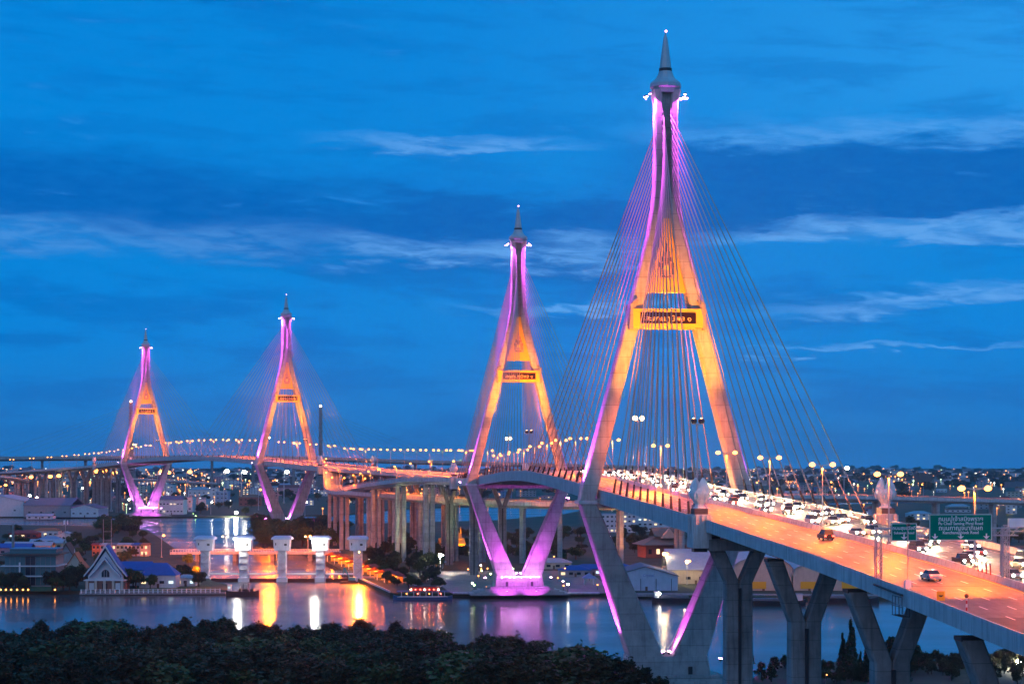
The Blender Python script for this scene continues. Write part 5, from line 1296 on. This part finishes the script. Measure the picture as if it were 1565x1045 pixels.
# glowing gilded shrine among the ramp columns
x, y = gp(690, 845, 1.6)
sh = empty('shrine', (x, y, 1.7), .2, 'gilded shrine roof glowing orange among the ramp columns', 'shrine')
GILT = mat('gilt', (.7, .35, .05), .4)
MB().box(0, 0, 0, 16, 8, 6).build('wall', GILT, sh)
for k in range(3): roof_part(sh, 15 - 4 * k, 9 - 2 * k, 6 + 3 * k, 'gable_x', 3.4, GILT, .8)
for a in (-6, 0, 6):
    MB().revolve([(.8, 9), (.5, 12), (.1, 17)], 8, (a, 0, 0)).build('pinnacle', GILT, sh)
spot('shrine_light', sh, (-4, -14, 2), (2, 0, 9), 60000, (1, .45, .06), 80); 
for u, v, Y, c, w in ((736, 842, 1010, (.4, 1, .15), 9000), (953, 850, 1060, (.4, 1, .1), 8000), (300, 815, 1990, (.6, 1, .2), 9000), (648, 850, 1085, (.7, 1, .5), 26000), (735, 850, 1060, (.7, 1, .5), 26000), (605, 862, 1090, (1, .8, .4), 9000), (820, 872, 960, (1, .45, .1), 12000), (980, 868, 1085, (1, .3, .03), 30000)):
    o = empty('garden_floodlight', (at(u, Y), Y - 4, 1.9), 0, f'low garden floodlight shining up at the trees and columns', 'floodlight', 'garden floodlights')
    MB().box(0, 0, 0, .6, .5, .5).build('housing', DARK, o); MB().ball((0, -.1, .6), .3).build('lens', G_GRN if c[1] > .9 and c[0] < .65 else G_WHT, o)
    spot('garden_beam', o, (0, 0, .9), (0, 5, 10), w, c, 110)

# ------------------------------------------------------------------ town to the horizon
tr = random.Random(77)
WALLS = [(W_WHITE, 'white'), (W_CREAM, 'cream'), (W_GREY, 'grey'), (W_PINK, 'pink'), (W_BLUE, 'pale blue')]; ROOFS = [(R_TIN, 'tin'), (R_RED, 'red'), (R_GREY, 'grey'), (R_BROWN, 'brown'), (R_ORANGE, 'orange'), (R_BLUE, 'blue')]
for k in range(175):
    u = tr.uniform(-10, 1575); v = tr.choice([tr.uniform(731, 748), tr.uniform(738, 772)])
    if 585 < u < 900 and v > 768: v = 755
    if u > 1130: v = tr.uniform(732, 800)
    x, y = gp(u, v, 1.3)
    if any(abs(x - q.x) < 24 and abs(y - q.y) < 40 for q in MAIN.p[::6]): continue
    wm, wn_ = tr.choice(WALLS); rm, rn = tr.choice(ROOFS); fl = tr.choice([1, 2, 2, 3, 3, 4, 5]) if tr.random() > .06 else tr.randint(6, 9)
    w = tr.uniform(11, 34); rt = 'flat' if fl > 3 else tr.choice(['gable_x', 'hip', 'gable_y', 'flat'])
    house('town_building', f'{wn_} {["","one","two","three","four","five","six","seven","eight","nine"][fl]} storey {"flat roofed" if rt == "flat" else rn + " roofed"} building in the town towards the horizon', 'building', x, y, w, tr.uniform(10, 22), 3.3 * fl, wm, rm, rt, 2.6, fl, max(2, int(w / 5)) if fl < 5 else 4, tr.choice([0, .1, .3, .5]), 'town buildings towards the horizon', rz=tr.uniform(-.3, .3), z=1.3, door=False, rr=tr)
cb, cl = {}, {}
for k in range(2600):
    v = 702 + 14.5 + abs(tr.gauss(0, 9)) + tr.random() * 3; u = tr.uniform(-40, 1600)
    if v > 760: continue
    x, y = gp(u, v, 1.3)
    if y > 12700: continue
    mkey = tr.randrange(4); cb.setdefault(mkey, MB()).box(x, y, 1.3, tr.uniform(10, 45), tr.uniform(10, 40), tr.choice([4, 5, 7, 9, 12]) * (1 if tr.random() > .015 else 2.2), tr.uniform(-.5, .5))
for kx, m in cb.items(): tag(m.build('far_city_blocks', [W_GREY, R_BROWN, W_WHITE, R_GREY][kx]), 'hazy mass of city blocks reaching to the horizon', 'city', kind='stuff')
for k in range(1500):
    v = 702 + 14 + abs(tr.gauss(0, 22)); u = tr.uniform(-40, 1600) if k % 3 else tr.uniform(-30, 330)
    if v > 778 or (v > 772 and 585 < u < 900): continue
    x, y = gp(u, v, tr.uniform(7, 12)); z = zat(v, y); key = tr.choice('sssssssssssswwg'); r = y * tr.choice([.00016, .0002, .0002, .00028, .0004])
    m = cl.setdefault(key, MB()); m.ball((x, y, z), r, 6, 4); m.tube((x, y, 1), (x, y, z), r * .12, r * .12, 4)
for key, m in cl.items(): tag(m.build('far_city_lights', glow('far_light_' + key, {'s': SOD, 'w': (1, .93, .75), 'g': (.7, 1, .5)}[key], 5.0)), 'scattered lamps of the distant city', 'lights', kind='stuff')
ft = MB(); lf = crown_mesh(401, 5.0, 8, 1, 260, 1.3, 7, LEAF)
vs = [tuple(v.co) for v in lf.vertices]; fs = [tuple(p.vertices) for p in lf.polygons]
for k in range(520):
    v = 702 + 15 + abs(tr.gauss(0, 20)); u = tr.uniform(-30, 1590)
    if v > 766: continue
    x, y = gp(u, v, 1.3); s = tr.uniform(.8, 1.5) * (1 + y / 9000); c_, s_ = math.cos(k), math.sin(k)
    ft.add([(x + s * (a * c_ - b * s_) * 1.6, y + s * (a * s_ + b * c_), 1 + c * s) for a, b, c in vs], fs)
tag(ft.build('far_woodland', LEAF), 'far off trees between the city blocks', 'woodland', kind='stuff')
# aerial masts
for u, v, Y, hv, lab in ((20, 858, 1000, 800, 'plain concrete chimney on the point'), (100, 842, 1060, 793, 'slim lattice phone mast with antennas on the point')):
    z1 = zat(hv, Y); o = empty('mast', (at(u, Y), Y, 1.6), 0, lab, 'mast')
    MB().tube((0, 0, 0), (0, 0, z1 - 1.6), .9 if u < 50 else .25, .7 if u < 50 else .12, 8).build('shaft', CONC_D if u < 50 else STEEL, o)
    if u > 50:
        for k in range(3): MB().box(math.cos(k * 2.1) * 1.2, math.sin(k * 2.1) * 1.2, z1 - 4.6, .5, .3, 2.4).build('antenna', WHITE, o)
        MB().tube((-1.4, 0, z1 - 3), (1.4, 0, z1 - 3), .07).build('antenna_arm', STEEL, o)
o = empty('pylon_frame', (at(164, 1050), 1050, 1.6), 0, 'thin steel goalpost frame beside the townhouses', 'frame')
for a in (-2.2, 2.2): MB().tube((a, 0, 0), (a, 0, zat(793, 1050) - 1.6), .14).build('upright', STEEL, o)
for k in range(3): MB().tube((-2.2, 0, 10 + 5 * k), (2.2, 0, 10 + 5 * k), .08).build('cross_bar', STEEL, o)

# ------------------------------------------------------------------ evening haze
hz_m = bpy.data.materials.new('haze'); hz_m.use_nodes = True; hn = hz_m.node_tree.nodes; hn.remove(hn['Principled BSDF'])
pv = hn.new('ShaderNodeVolumePrincipled'); pv.inputs['Color'].default_value = (.8, .9, 1, 1); pv.inputs['Density'].default_value = 3.6e-5; pv.inputs['Anisotropy'].default_value = .6
hz_m.node_tree.links.new(pv.outputs[0], hn['Material Output'].inputs['Volume'])
tag(MB().box(0, 6350, -4, 12400, 13400, 210).build('haze', hz_m), kind='stuff')
